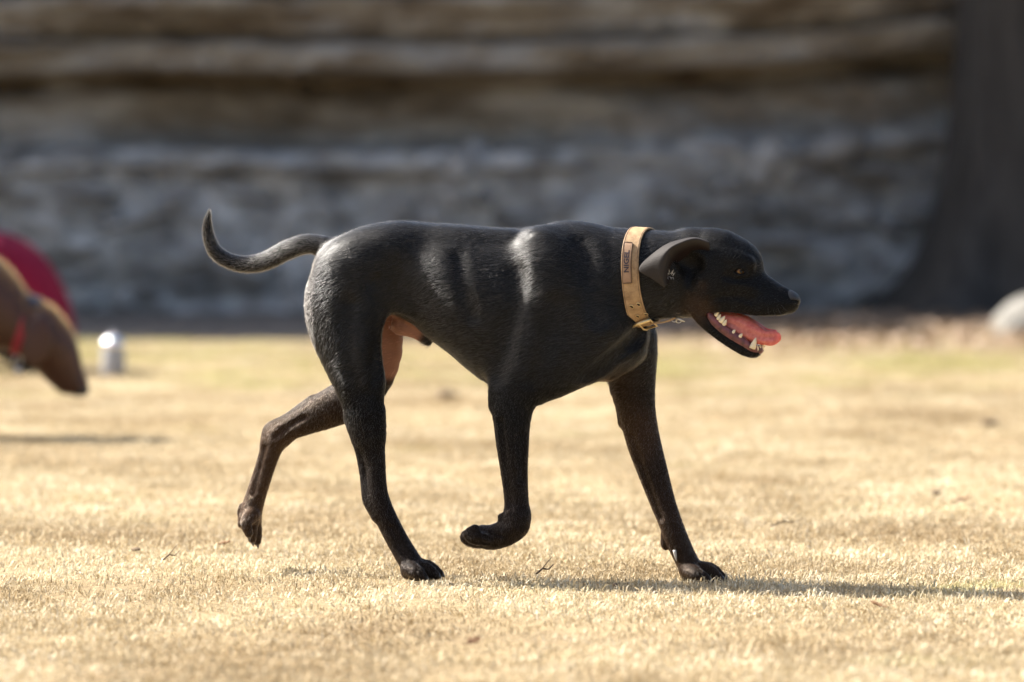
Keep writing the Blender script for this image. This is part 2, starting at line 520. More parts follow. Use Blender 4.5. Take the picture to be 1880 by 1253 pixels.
beds = [(-1, .0), (.66, .0), (.72, -.10), (.765, -.10), (.80, .20), (.86, .24), (1.00, .20), (1.075, .30), (1.10, .30), (1.13, -.10), (1.24, -.14), (1.275, .05), (1.30, -.10), (1.44, -.24), (1.52, .10), (1.60, -.2), (1.8, -.3), (1.95, .2), (2.2, -.1), (2.6, -.35), (2.75, .1), (3.3, -.2), (3.6, -.45), (3.8, 0), (4.6, -.3), (5.2, -.5), (5.5, -.1), (6.4, -.4), (7.8, -.1)]
bz = np.array([b_[0] for b_ in beds]); bo = np.array([b_[1] for b_ in beds])
idx_ = np.clip(np.searchsorted(bz, ZZ, side='right') - 1, 0, len(bz) - 1)
nxt = np.clip(idx_ + 1, 0, len(bz) - 1)
t_ = np.clip((ZZ - bz[idx_]) / np.maximum(bz[nxt] - bz[idx_], 1e-3), 0, 1)
t_ = t_ * t_ * (3 - 2 * t_)
off = bo[idx_] * (1 - t_) + bo[nxt] * t_
lay_mod = np.clip(-.3 + 2.6 * vnoise(xs, zs, 8, .7, 1.6, 3), .1, 1.6)
blk = np.zeros_like(ZZ); br_ = np.random.default_rng(31)
for k in range(len(bz)):
    cuts = np.cumsum(br_.uniform(.25, 1.6, 90)) + WX0; offs = br_.normal(0, .04, 92)
    row = offs[np.searchsorted(cuts, xs)]
    m_k = idx_ == k
    blk[m_k] = np.repeat(row[:, None], len(zs), 1)[m_k]
off = off * lay_mod + blk + .42 * (vnoise(xs, zs, 6, .7, 1.3, 4) - .5) + .26 * (vnoise(xs, zs, 7, 3.0, 6, 4) - .5)
low = (ZZ < .74)
off = np.where(low, off * .6 + .16 * (vnoise(xs, zs, 9, 4, 8, 4) - .5) - .10, off)
YY = np.array([WALL_Y(x) for x in xs])[:, None] + off + .10 * np.maximum(zs - 1.0, 0)[None, :]
XX = np.repeat(xs[:, None], len(zs), 1)
ZT = np.repeat(zs[None, :], nx if False else len(xs), 0)
cap_z = 6.9 - 3.8 / (1 + np.exp(-(xs + 4.2) * 3.5)) + .4 * (vnoise(xs, np.array([0.0]), 15, .3, 1, 3)[:, 0] - .5)  # unseen top, tall at left and lower at right to place its shadow
ZT = np.minimum(ZT, cap_z[:, None])
VV = np.stack([XX, YY, ZT], 2).reshape(-1, 3)
nz_ = len(zs)
ii, jj = np.meshgrid(np.arange(len(xs) - 1), np.arange(nz_ - 1), indexing='ij')
q0 = (ii * nz_ + jj).ravel()
FF = np.stack([q0, q0 + nz_, q0 + nz_ + 1, q0 + 1], 1)
# the flat top behind the edge
nb = len(VV)
back = np.stack([xs, np.full(len(xs), 60.0), cap_z], 1)
VV = np.concatenate([VV, back])
FF = FF.tolist() + [(i * nz_ + nz_ - 1, (i + 1) * nz_ + nz_ - 1, nb + i + 1, nb + i) for i in range(len(xs) - 1)]
def rock_mat():
    m, nt, b, out = new_mat('layered_limestone')
    geo = N(nt, 'ShaderNodeNewGeometry')
    mp = N(nt, 'ShaderNodeMapping'); mp.inputs['Scale'].default_value = (1.8, 1.8, 5.0); L(nt, geo, 'Position', mp, 'Vector')
    n1 = N(nt, 'ShaderNodeTexNoise', i_Scale=1.0, i_Detail=7.0, i_Roughness=.65); L(nt, mp, 'Vector', n1, 'Vector')
    warm = ramp(nt, [(.32, (.10, .070, .045)), (.43, (.23, .19, .148)), (.54, (.35, .315, .27)), (.68, (.54, .515, .475))]); L(nt, n1, 'Fac', warm, 'Fac')
    n2 = N(nt, 'ShaderNodeTexNoise', i_Scale=5.5, i_Detail=7.0, i_Roughness=.62); L(nt, geo, 'Position', n2, 'Vector')
    cool = ramp(nt, [(.34, (.19, .18, .17)), (.50, (.38, .365, .35)), (.66, (.64, .625, .60))]); L(nt, n2, 'Fac', cool, 'Fac')
    sx = N(nt, 'ShaderNodeSeparateXYZ'); L(nt, geo, 'Position', sx, 'Vector')
    mr = N(nt, 'ShaderNodeMapRange', interpolation_type='SMOOTHSTEP'); mr.inputs['From Min'].default_value = .70; mr.inputs['From Max'].default_value = .90; L(nt, sx, 'Z', mr, 'Value')
    mx = N(nt, 'ShaderNodeMix', data_type='RGBA'); L(nt, mr, 'Result', mx, 'Factor'); L(nt, cool, 'Color', mx, 'A'); L(nt, warm, 'Color', mx, 'B')
    L(nt, mx, 'Result', b, 'Base Color')
    b.inputs['Roughness'].default_value = .95; b.inputs['Specular IOR Level'].default_value = .15
    n3 = N(nt, 'ShaderNodeTexNoise', i_Scale=22.0, i_Detail=8.0, i_Roughness=.7); L(nt, geo, 'Position', n3, 'Vector')
    bp = N(nt, 'ShaderNodeBump', i_Strength=.7, i_Distance=.04); L(nt, n3, 'Fac', bp, 'Height'); L(nt, bp, 'Normal', b, 'Normal')
    return m
M_rock = rock_mat()
cliff = mesh_obj('cliff', VV, FF, M_rock)
tag(cliff, kind='structure')
# loose and jutting stones in the lower face: pieces of the cliff
M_stone = world_noise_mat('grey_stone', [(.3, (.16, .15, .14)), (.55, (.31, .295, .28)), (.75, (.56, .545, .53))], 4.0, bump=.6, bscale=25, dist=.02, rnd=.3)
stone_meshes = []
def rough_stone(seed, name, sub=2):
    r_ = np.random.default_rng(seed)
    bm = bmesh.new(); bmesh.ops.create_icosphere(bm, subdivisions=sub, radius=.5)
    pl = r_.normal(0, 1, (9, 3)); pl /= np.linalg.norm(pl, axis=1, keepdims=True)
    for v in bm.verts:
        p = np.array(v.co)
        for n_ in pl:
            d = p @ n_ - .36
            if d > 0: p = p - n_ * d * .85
        v.co = p * (1 + r_.uniform(-.03, .03))
    me = bpy.data.meshes.new(name); bm.to_mesh(me); bm.free()
    me.polygons.foreach_set('use_smooth', [False] * len(me.polygons))
    return me
for k in range(7):
    me = rough_stone(40 + k, 'stone', 2); me.materials.append(M_stone); stone_meshes.append(me)
z = .03
srnd = random.Random(9)
while z < .72:
    hgt = srnd.uniform(.05, .12)
    x = -3.3 + srnd.uniform(0, .4)
    while x < 3.4:
        w = srnd.choice((srnd.uniform(.07, .16), srnd.uniform(.12, .42)))
        if srnd.random() < .52:
            o = bpy.data.objects.new('stone', srnd.choice(stone_meshes)); COL.objects.link(o); o.parent = cliff
            i_ = int(np.searchsorted(xs, x)); zc_ = z + hgt / 2 + srnd.uniform(-.035, .035); j_ = int(np.searchsorted(zs, zc_))
            o.location = (x + w / 2, float(YY[min(i_, len(xs) - 1), min(j_, nz_ - 1)]) + srnd.uniform(.01, .08), zc_)
            o.scale = (w * 1.05, srnd.uniform(.14, .26), hgt * srnd.uniform(.7, 1.6))
            o.rotation_euler = (srnd.uniform(-.3, .3), srnd.uniform(-.3, .3), srnd.uniform(-.4, .4))
        x += w * srnd.uniform(.9, 1.5)
    z += hgt * .9

# ---- dead leaves lying before the rock on the right
M_leaf = world_noise_mat('dead_leaf', [(.3, (.20, .125, .08)), (.5, (.34, .25, .175)), (.72, (.50, .41, .32))], 14.0)
r_ = np.random.default_rng(77)
LV, LF = [], []
for k in range(9000):
    x = r_.uniform(.2, 4.6); y = r_.uniform(9.6, 13.6)
    dens_ = min(1, max(0, (x - .3) / .8)) * min(1, max(0.05, (y - 9.7) / .9))
    if r_.random() > dens_: continue
    s = r_.uniform(.012, .032); a = r_.uniform(0, 6.283); tl = r_.uniform(-.7, .7); cu = r_.uniform(.1, .6)
    ca, sa = math.cos(a), math.sin(a); z0 = r_.uniform(.012, .035)
    prof = [(-1, 0), (-.45, .42), (.25, .5), (1, 0), (.25, -.5), (-.45, -.42)]
    i0 = len(LV)
    for (u_, v_) in prof:
        zz = z0 + s * (u_ * math.sin(tl) * .6 + cu * abs(v_))
        LV.append((x + s * (u_ * ca - v_ * sa), y + s * (u_ * sa + v_ * ca), max(.008, zz)))
    LF += [(i0, i0 + 1, i0 + 2, i0 + 3), (i0, i0 + 3, i0 + 4, i0 + 5)]
litter = mesh_obj('leaf_litter', LV, LF, M_leaf, smooth=False)
tag(litter, 'brown dead leaves strewn on the ground below the rock face', 'leaves', kind='stuff')

# ---- the tree at the right
def bark_mat():
    m, nt, b, out = new_mat('dark_bark')
    geo = N(nt, 'ShaderNodeNewGeometry')
    mp = N(nt, 'ShaderNodeMapping'); mp.inputs['Scale'].default_value = (14, 14, 2.5); L(nt, geo, 'Position', mp, 'Vector')
    n1 = N(nt, 'ShaderNodeTexNoise', i_Scale=1.0, i_Detail=8.0, i_Roughness=.7); L(nt, mp, 'Vector', n1, 'Vector')
    r = ramp(nt, [(.35, (.022, .0195, .0175)), (.65, (.064, .058, .053))]); L(nt, n1, 'Fac', r, 'Fac'); L(nt, r, 'Color', b, 'Base Color')
    bp = N(nt, 'ShaderNodeBump', i_Strength=1.0, i_Distance=.05); L(nt, n1, 'Fac', bp, 'Height'); L(nt, bp, 'Normal', b, 'Normal')
    b.inputs['Roughness'].default_value = .95
    return m
M_bark = bark_mat()
TX, TY = 2.20, 13.9
tree = empty('tree', (TX, TY, 0))
tag(tree, 'thick dark tree trunk with flared base beside the rock face', 'tree')
V_, F_ = [], []
seg, prof = 40, [(-.05, .66), (.0, .60), (.06, .53), (.14, .465), (.25, .41), (.4, .365), (.6, .335), (.9, .30), (1.3, .275), (1.8, .255), (2.4, .24), (3.2, .22), (4.0, .19)]
r_ = np.random.default_rng(21)
for k, (z, r0) in enumerate(prof):
    for s in range(seg):
        a = 2 * math.pi * s / seg
        fl = 1 + .22 * math.exp(-z * 3.2) * math.sin(5 * a + .7) + .05 * math.sin(9 * a + 2 + z) + r_.uniform(-.02, .02)
        V_.append((r0 * fl * math.cos(a) + .035 * z * .9 + .01 * math.sin(z * 3), r0 * fl * math.sin(a), z))
for k in range(len(prof) - 1):
    for s in range(seg):
        F_.append((k * seg + s, k * seg + (s + 1) % seg, (k + 1) * seg + (s + 1) % seg, (k + 1) * seg + s))
mesh_obj('trunk', V_, F_, M_bark, tree)
tips = []
for k in range(7):
    a = k * 2 * math.pi / 7 + r_.uniform(-.3, .3)
    p0 = Vector((.12, 0, 3.5 + r_.uniform(-.3, .4))); pts = [p0]
    d = Vector((math.cos(a), math.sin(a), r_.uniform(.7, 1.3))).normalized()
    for s in range(5):
        d = (d + Vector((r_.uniform(-.25, .25), r_.uniform(-.25, .25), .08))).normalized()
        pts.append(pts[-1] + d * .55)
        tips.append(pts[-1].copy())
    tube('limb', pts, [.11, .085, .065, .045, .03, .015], M_bark, tree, seg=9)
M_crown = world_noise_mat('tree_leaf', [(.3, (.035, .045, .016)), (.7, (.085, .10, .035))], 5.0, rough=.6)
CV, CF = [], []
for t in tips:
    for k in range(260):
        c = t + Vector(r_.normal(0, .34, 3))
        n_ = Vector(r_.normal(0, 1, 3)).normalized(); a_ = n_.orthogonal().normalized(); b_ = n_.cross(a_); s = r_.uniform(.03, .06)
        i0 = len(CV)
        CV += [tuple(c - a_ * s), tuple(c + b_ * s * .5), tuple(c + a_ * s), tuple(c - b_ * s * .5)]
        CF.append((i0, i0 + 1, i0 + 2, i0 + 3))
crown = mesh_obj('crown', CV, CF, M_crown, tree, smooth=False); crown['kind'] = 'stuff'

# ---- pale boulder by the tree
bm = bmesh.new(); bmesh.ops.create_icosphere(bm, subdivisions=4, radius=.5)
r_ = np.random.default_rng(5)
pl = r_.normal(0, 1, (11, 3)); pl /= np.linalg.norm(pl, axis=1, keepdims=True)
for v in bm.verts:
    p = np.array(v.co)
    for n_ in pl:
        d = p @ n_ - .40
        if d > 0: p = p - n_ * d * .7
    v.co = p * (1 + .03 * math.sin(9 * p[0] + 4 * p[2]) + .02 * math.sin(23 * p[1]))
M_pale = world_noise_mat('pale_limestone', [(.3, (.20, .185, .16)), (.55, (.40, .38, .34)), (.75, (.56, .53, .48))], 11.0, bump=.9, bscale=34, dist=.05)
boulder = bm_obj('boulder', bm, M_pale)
boulder.location = (2.10, 11.6, .055); boulder.scale = (.39, .34, .23); boulder.rotation_euler = (0, R(-12), R(20))
tag(boulder, 'pale rounded limestone boulder lying on the ground in front of the tree', 'boulder')

# ================================================================== the black dog
YAW = R(13)
CY, SY = math.cos(YAW), math.sin(YAW)
def P(px, py, v=0.0):
    """measured point -> dog's own frame: u forward, v sideways (+ = far side), w up"""
    Y = v
    for _ in range(6):
        x, _y, z = at_depth(px, py, Y)
        u = (x - v * SY) / CY
        Y = -u * SY + v * CY
    return (u, v, z)
def dog_to_world(p): return (p[0] * CY + p[1] * SY, -p[0] * SY + p[1] * CY, p[2])
S_ = 1 / 932.0
def C(rows, mirror=False):
    """rows: px, py, v, radius px, ratio"""
    out = []
    for r in rows:
        px, py, v, rr = r[:4]
        rat = r[4] if len(r) > 4 else 0.9
        u, vv, w = P(px, py, v)
        out.append((u, -vv if mirror else vv, w, rr * S_, rat))
    return out

lo = P(366, 1075, 0); hi = P(1480, 375, 0)
f = Field((lo[0] - 0.01, -0.165, -0.012), (hi[0] + 0.02, 0.165, hi[2] + 0.01), 0.0028)

def stations(rows):
    out = []
    for px, top, bot, hw, egg in rows:
        a = P(px, top, 0); b = P(px, bot, 0)
        out.append((a[0], a[2], b[2], hw, egg))
    return out
# trunk
f.loft(stations([
    (586, 478, 530, .030, 0), (600, 461, 545, .052, 0), (622, 446, 570, .072, 0), (660, 427, 588, .085, 0), (700, 416, 578, .083, 0),
    (735, 411.5, 584, .078, .05), (765, 411.5, 600, .080, .02), (795, 413.5, 624, .091, -.02), (830, 415.5, 650, .102, -.02), (865, 420, 680, .108, 0),
    (900, 424.5, 706, .110, 0), (935, 425, 722, .108, 0), (965, 420.5, 729, .103, 0), (995, 417, 730, .097, -.04), (1030, 418, 724, .093, -.06),
    (1062, 424, 712, .088, -.06), (1095, 440, 697, .082, -.05), (1125, 468, 680, .070, 0), (1148, 505, 660, .055, 0), (1166, 550, 640, .038, 0), (1176, 580, 620, .020, 0), (1180, 595, 607, .006, 0)]), k=0.0)
# neck
f.loft(stations([(1000, 470, 600, .040, 0), (1025, 432, 622, .066, 0), (1065, 421, 628, .076, 0), (1108, 419, 617, .076, 0), (1150, 422, 602, .073, 0), (1185, 424, 591, .070, 0),
    (1220, 425, 585, .067, 0), (1252, 426, 581, .063, 0), (1278, 436, 570, .052, 0), (1300, 475, 545, .03, 0), (1310, 500, 520, .008, 0)]), k=0.04)
for side in (-1, 1):
    mir = side > 0
    # shoulder blade, with its back edge
    c = P(1048, 530, -.066); f.ell((c[0], c[1] * -side, c[2]), (.095, .026, .050), ang=R(-60), k=.04)
    c = P(1004, 492, -.062); f.ell((c[0], c[1] * -side, c[2]), (.070, .023, .034), ang=R(-74), k=.045)
    c = P(985, 560, -.076); f.ell((c[0], c[1] * -side, c[2]), (.085, .026, .045), ang=R(78), k=.04)
    # loin muscle, hip bone and rump
    c = P(672, 466, -.044); f.ell((c[0], c[1] * -side, c[2]), (.095, .040, .040), ang=R(14), k=.045)
    f.chain(C([(740, 440, -.030, 22, .9), (840, 444, -.034, 24, .9), (930, 446, -.03, 20, .9)], mir), k=.02)
# breast bone and front of chest
f.chain(C([(1145, 600, 0, 32, 1.2), (1158, 640, 0, 30, 1.2), (1120, 668, 0, 26, 1.3)]), k=.03)
# ---- near foreleg (lifted)
f.chain(C([(1098, 610, -.058, 44, .75), (1078, 645, -.062, 48, .68), (1015, 675, -.068, 50, .62)]), k=.045)
f.chain(C([(1005, 560, -.062, 54, .6), (988, 630, -.072, 62, .56), (958, 690, -.080, 54, .62), (942, 735, -.084, 42.5, .72), (940, 775, -.086, 34, .82),
           (941, 815, -.086, 30, .85), (944, 865, -.086, 25, .85), (948, 915, -.086, 22.2, .9), (949, 948, -.086, 23.5, 1.0), (948, 962, -.086, 24, 1.0)]), k=.04)
f.chain(C([(935, 690, -.086, 26, .6), (915, 722, -.088, 16, .7), (907, 745, -.086, 9, .9)]), k=.012)
f.chain(C([(950, 948, -.086, 22, 1.0), (938, 974, -.086, 23.5, 1.1), (905, 987, -.086, 22.5, 1.25), (880, 987, -.086, 18, 1.5)]), k=.012)
for tv, tx, ty in ((-.128, 863, 982), (-.103, 857, 987), (-.071, 858, 988), (-.046, 866, 986)):
    f.chain(C([(900, 990, tv * .4 - .052, 13, 1), (878, ty + 6, tv, 13.5, .75), (tx, ty, tv, 12.5, .72), (tx + 9, ty - 9, tv, 10, .8)]), k=.0025)
f.chain(C([(886, 977, -.086, 12.5, 1.9), (902, 977, -.086, 12, 1.7), (915, 968, -.086, 8, 1.5)]), k=.005)
f.chain(C([(921, 950, -.092, 7.5, 1), (920, 960, -.092, 6, 1)]), k=.006)
# ---- far foreleg (planted ahead)
f.chain(C([(1135, 560, .068, 50, .7), (1160, 620, .070, 46, .85), (1159, 690, .074, 45, .8), (1166, 740, .078, 37, .85), (1174, 780, .080, 33, .85),
           (1184, 820, .080, 31, .85), (1199, 868, .078, 27.5, .85), (1216, 920, .076, 23.5, .9), (1229, 955, .074, 21.5, 1), (1240, 985, .074, 21.5, 1.05),
           (1256, 1020, .074, 20.5, 1.1), (1266, 1040, .074, 20.5, 1.3)]), k=.022)
f.chain(C([(1160, 720, .076, 24, .7), (1148, 752, .080, 13, .8), (1143, 776, .080, 8, .9)]), k=.012)
f.chain(C([(1219, 982, .074, 6, 1), (1220, 999, .074, 7.2, 1), (1222, 1005, .074, 6, 1)]), k=.005)
for tv, kx, ky, tx, ty in ((.034, 1279, 1054, 1296, 1064), (.060, 1298, 1047, 1319, 1062), (.086, 1303, 1046, 1325, 1061), (.110, 1290, 1050, 1312, 1062)):
    f.chain(C([(1264, 1046, .35 * tv + .05, 16, 1), (kx, ky, tv, 13.5, .8), (tx, ty, tv, 9.5, .95)]), k=.006)
f.chain(C([(1262, 1060, .074, 10, 1.8), (1280, 1064, .074, 9, 2)]), k=.008)
# ---- near hind leg (planted)
f.chain(C([(645, 492, -.050, 44, .9), (626, 525, -.060, 58, .72), (620, 562, -.068, 61, .64), (627, 608, -.074, 58, .6), (642, 655, -.078, 52, .6),
           (658, 702, -.080, 45.5, .6), (668, 750, -.080, 37.5, .66), (676, 795, -.080, 30, .72)]), k=.025)
f.chain(C([(672, 500, -.052, 52, .8), (676, 545, -.066, 44, .75), (667, 600, -.076, 36, .75), (662, 650, -.082, 36, .7), (664, 700, -.084, 37, .7)]), k=.025)
f.chain(C([(672, 765, -.080, 34, .7), (681, 810, -.080, 26, .75), (689, 850, -.080, 19, .85), (692, 890, -.080, 18, .9), (696, 920, -.080, 20, .9),
           (709, 952, -.080, 20, .9), (731, 995, -.080, 20, .95), (752, 1030, -.080, 20.5, 1.15), (758, 1040, -.080, 20, 1.35)]), k=.016)
f.chain(C([(650, 770, -.076, 18, .6), (660, 820, -.078, 10.5, .7), (667, 870, -.079, 7.5, .8), (673, 908, -.080, 9.5, .9), (677, 922, -.080, 10.5, .9), (694, 944, -.080, 14, .9)]), k=.011)
for tv, kx, ky, tx, ty in ((-.120, 764, 1050, 776, 1060), (-.094, 780, 1044, 798, 1056), (-.068, 785, 1041, 805, 1054), (-.044, 776, 1046, 794, 1057)):
    f.chain(C([(752, 1042, tv * .5 - .04, 15, 1), (kx, ky, tv, 13, .85), (tx, ty, tv, 9.5, .95)]), k=.006)
f.chain(C([(750, 1052, -.082, 12, 1.6), (768, 1058, -.082, 9.5, 2)]), k=.008)
# ---- far hind leg (lifted behind)
f.chain(C([(640, 490, .055, 48, .8), (655, 560, .066, 62, .62), (685, 622, .074, 57, .6), (681, 684, .078, 46, .62), (649, 727, .078, 41, .68),
           (604, 751, .078, 36, .72), (566, 769, .078, 29, .76), (535, 785, .078, 23, .8), (512, 798, .078, 20, .9)]), k=.025)
f.chain(C([(575, 742, .078, 16, .6), (530, 768, .078, 10, .7), (500, 782, .078, 9.5, .9), (490, 792, .078, 9, .95), (492, 812, .078, 12, .95)]), k=.010)
f.chain(C([(515, 800, .078, 22, .85), (501, 818, .078, 21, .9), (491, 845, .078, 19, .9), (481, 876, .078, 18.5, .9), (470, 910, .078, 19, .95), (462, 938, .078, 20, 1.1), (461, 950, .078, 19, 1.3)]), k=.014)
for tv, kx, ky, tx, ty in ((.038, 452, 960, 457, 980), (.064, 462, 968, 463, 990), (.090, 470, 970, 472, 994), (.112, 468, 962, 474, 984)):
    f.chain(C([(463, 945, .5 * tv + .04, 14, 1), (kx, ky, tv, 11.5, .85), (tx, ty, tv, 8, .9)]), k=.006)
f.chain(C([(447, 950, .078, 9.5, 1.6), (446, 962, .078, 9, 1.8)]), k=.008)
f.chain(C([(443, 928, .072, 4, 1), (440, 938, .070, 4.5, 1), (439, 944, .070, 3.5, 1)]), k=.004)
# ---- tail
f.chain(C([(640, 470, 0, 30, 1), (612, 457, 0, 20, 1), (590, 451, 0, 17.5, 1), (560, 449, .004, 17, 1), (525, 461, .010, 17, 1), (490, 479, .016, 16, 1), (456, 486, .022, 15, 1),
           (422, 480, .026, 13.5, 1), (396, 463, .028, 12.5, 1), (384, 438, .030, 10.5, 1), (381, 412, .030, 7.5, 1), (383, 395, .030, 4, 1), (384, 387, .030, 1.5, 1)]), k=.018)
# ---- sheath and belly skin
f.chain(C([(735, 598, 0, 18, 1), (762, 608, 0, 14, .9), (781, 622, 0, 11, .9), (786, 629, 0, 7, .9)]), k=.012)
f.chain(C([(690, 540, -.045, 24, .6), (722, 552, -.058, 14, .6), (755, 568, -.060, 7, .6)]), k=.03)
# ---- head
f.ell(P(1308, 484, 0), (.076, .060, .063), ang=R(-4), k=.03)
f.chain(C([(1268, 440, 0, 16, 1.2), (1300, 438, 0, 15, 1.6), (1330, 442, 0, 15, 1.8)]), k=.02)
f.ell(P(1350, 488, 0), (.056, .048, .052), ang=R(-30), k=.02)
for sg in (-1, 1):
    def q(px, py, v, sg=sg):
        a = P(px, py, -abs(v)); return (a[0], sg * abs(v), a[2])
    f.ell(q(1300, 528, .036), (.050, .026, .046), ang=R(-25), k=.02)                 # cheek
    m_ = sg > 0
    f.chain(C([(1318, 468, -.040, 13, .8), (1348, 475, -.041, 12.5, .8), (1374, 484, -.036, 12, .8)], m_), k=.012)   # brow
    f.chain(C([(1325, 522, -.045, 12, .7), (1358, 524, -.040, 12, .7), (1385, 532, -.030, 10, .7)], m_), k=.015)   # cheek bone
    f.chain(C([(1300, 548, -.040, 22, .6), (1345, 552, -.033, 22, .5), (1390, 560, -.026, 20, .55), (1430, 562, -.018, 16, .6)], m_), k=.014)  # upper lip
    f.chain(C([(1280, 560, -.040, 19, .6), (1288, 585, -.039, 12, .5), (1311, 608, -.036, 9, .45), (1340, 629, -.031, 9, .45), (1367, 644, -.023, 9.5, .55), (1386, 647, -.009, 9, .9)], m_), k=.010)  # lower jaw
f.chain(C([(1335, 518, 0, 46, .86), (1368, 530, 0, 42, .80), (1396, 541, 0, 36, .80), (1418, 549, 0, 30, .84), (1436, 553, 0, 25, .92), (1448, 557, 0, 19, 1.05)]), k=.014)
f.chain(C([(1255, 545, 0, 34, 1.1), (1280, 570, 0, 15, 1.8), (1308, 602, 0, 8, 2.8), (1342, 628, 0, 7.5, 2.4), (1378, 647, 0, 7.5, 1.5)]), k=.014)
# mouth cavity
f.chain(C([(1308, 578, 0, 10, 3.6), (1338, 594, 0, 16, 1.9), (1373, 611, 0, 18, 1.3), (1405, 615, 0, 21, 1.2)]), k=.006, op='cut')

def march(px, py, v0=-0.17, v1=0.17, n=400):
    """first surface point of the body behind that picture point"""
    vs = np.linspace(v0, v1, n)
    pts = np.array([P(px, py, v) for v in vs])
    s = f.sample(pts)
    i = np.nonzero(s < 0)[0]
    if len(i) == 0: return None
    i = i[0]
    if i == 0: return Vector(pts[0])
    t = s[i - 1] / (s[i - 1] - s[i])
    return Vector(pts[i - 1] + (pts[i] - pts[i - 1]) * t)

# hollow of the ears
for sg in (-1, 1):
    s_ = march(1266, 484)
    c = np.array((s_.x, s_.y, s_.z)); c[1] = sg * abs(c[1])
    f.ell(tuple(c), (.030, .020, .022), ang=R(-20), k=.008, op='cut')
# grooves between muscles, over ribs and tendons
def groove(rows, r, depth, k):
    pts = []
    for px, py in rows:
        s_ = march(px, py)
        if s_ is None: continue
        n_ = f.grad([s_])[0]
        pts.append(tuple(np.array(s_) + n_ * (r - depth)) + (r, 1.0))
    if len(pts) > 1: f.chain(pts, k=k, op='cut')
groove([(1180, 606), (1150, 632), (1115, 660), (1082, 688)], .016, .010, .014)
groove([(1172, 625), (1140, 655), (1105, 682)], .010, .005, .010)
groove([(1065, 450), (1085, 520), (1098, 585)], .020, .004, .02)
groove([(950, 500), (945, 560), (930, 630), (915, 690)], .020, .005, .02)
groove([(1020, 560), (1000, 640), (975, 700)], .018, .003, .02)
groove([(842, 470), (850, 520), (866, 580)], .016, .0022, .016)
groove([(690, 520), (694, 570), (690, 640), (682, 720)], .014, .004, .016)
groove([(640, 560), (640, 640), (656, 720)], .018, .003, .02)
groove([(920, 775), (928, 850), (936, 925)], .008, .0042, .007)
groove([(958, 800), (958, 880)], .008, .0036, .007)
groove([(1160, 800), (1185, 880), (1212, 950)], .008, .0042, .007)
groove([(560, 765), (530, 782), (505, 800)], .007, .0042, .006)
groove([(486, 820), (476, 860), (464, 905)], .006, .0036, .006)
groove([(718, 968), (745, 1015)], .006, .0036, .006)
groove([(728, 1000), (745, 1030)], .005, .003, .005)
groove([(906, 1000), (880, 996), (866, 994)], .004, .003, .003)
groove([(925, 985), (905, 978), (885, 976)], .004, .0025, .004)
groove([(1296, 560), (1310, 550), (1340, 545), (1380, 552)], .006, .0016, .008)
groove([(1335, 508), (1352, 512), (1372, 510)], .006, .0022, .008)
groove([(1268, 560), (1262, 530), (1268, 500)], .012, .003, .014)
# eye sockets
eye_near = march(1357, 499)
eye_c = eye_near + Vector((0, .0085, 0))
for sg in (1, -1):
    c = np.array((eye_c.x, eye_c.y * sg, eye_c.z))
    for (dx, dz, rr) in ((-.012, .001, .0035), (-.006, .0065, .004), (.001, .0075, .004), (.008, .004, .0035), (.013, -.004, .003)):
        pass
    f.chain([(c[0] - .012, c[1] - sg * .0045, c[2] + .001, .004, 1), (c[0] - .004, c[1] - sg * .0085, c[2] + .0085, .0045, 1), (c[0] + .006, c[1] - sg * .0080, c[2] + .0065, .0042, 1), (c[0] + .013, c[1] - sg * .004, c[2] - .003, .0036, 1)], k=.006)
    f.chain([(c[0] - .012, c[1] - sg * .005, c[2] - .001, .0036, 1), (c[0] - .003, c[1] - sg * .0085, c[2] - .0070, .0036, 1), (c[0] + .006, c[1] - sg * .0078, c[2] - .0068, .0036, 1), (c[0] + .013, c[1] - sg * .004, c[2] - .004, .003, 1)], k=.006)
    f.chain([(c[0] - .0075, c[1] - sg * .008, c[2] + .0008, .0022, 3.5), (c[0], c[1] - sg * .009, c[2] + .0008, .0042, 2.4), (c[0] + .0085, c[1] - sg * .008, c[2] - .0022, .0022, 3.5)], k=.0015, op='cut')

V, Q = f.nets(4)
dog = empty('dog', (0, 0, 0), -YAW)
tag(dog, 'sleek black short haired dog trotting right with open mouth and raised curved tail', 'dog')

# coat colour: black, tan brindle on legs and cheeks, bare pink skin at the groin, red mouth
def near(px, py, v, r):
    return np.clip(1 - np.linalg.norm((V - np.array(P(px, py, v))), axis=1) / r, 0, 1)
def sstep(x, a, b):
    t = np.clip((x - a) / (b - a), 0, 1); return t * t * (3 - 2 * t)
black = np.array((.0045, .0042, .0042)); tan = np.array((.036, .020, .011)); pink = np.array((.42, .17, .10)); red = np.array((.30, .055, .05)); dark = np.array((.006, .005, .005))
col = np.tile(black, (len(V), 1))
def mix(c, m):
    global col
    col = col * (1 - m[:, None]) + c * m[:, None]
lowleg = sstep(-V[:, 2], -.36, -.10)
far = sstep(V[:, 1], .0, .05)
mix(tan * .75, lowleg * (.28 + .62 * far) * .95)
mix(tan, sstep(near(1285, 565, -.04, .05), .0, .8) * .7)
mix(tan, sstep(near(1293, 525, -.05, .022), .0, .8) * .7)
mix(tan * 1.1, sstep(near(500, 815, .05, .10), 0, .8) * .8)
mix(tan * 1.3, sstep(near(1170, 800, .05, .09), 0, .8) * .6)
mix(tan * 1.3, sstep(near(470, 920, .06, .10), 0, .8) * .7)
mix(tan * .8, sstep(near(590, 755, .06, .10), 0, .8) * .6)
mix(tan, sstep(near(1110, 720, .03, .12), 0, .8) * .45)
inner = (V[:, 1] > -.045)
gro = np.maximum(np.maximum(sstep(near(725, 600, .03, .085), .05, .5), sstep(near(722, 655, .06, .07), .05, .6)), sstep(near(755, 605, 0, .045), .05, .6)) * inner * (V[:, 2] < P(700, 565, 0)[2])
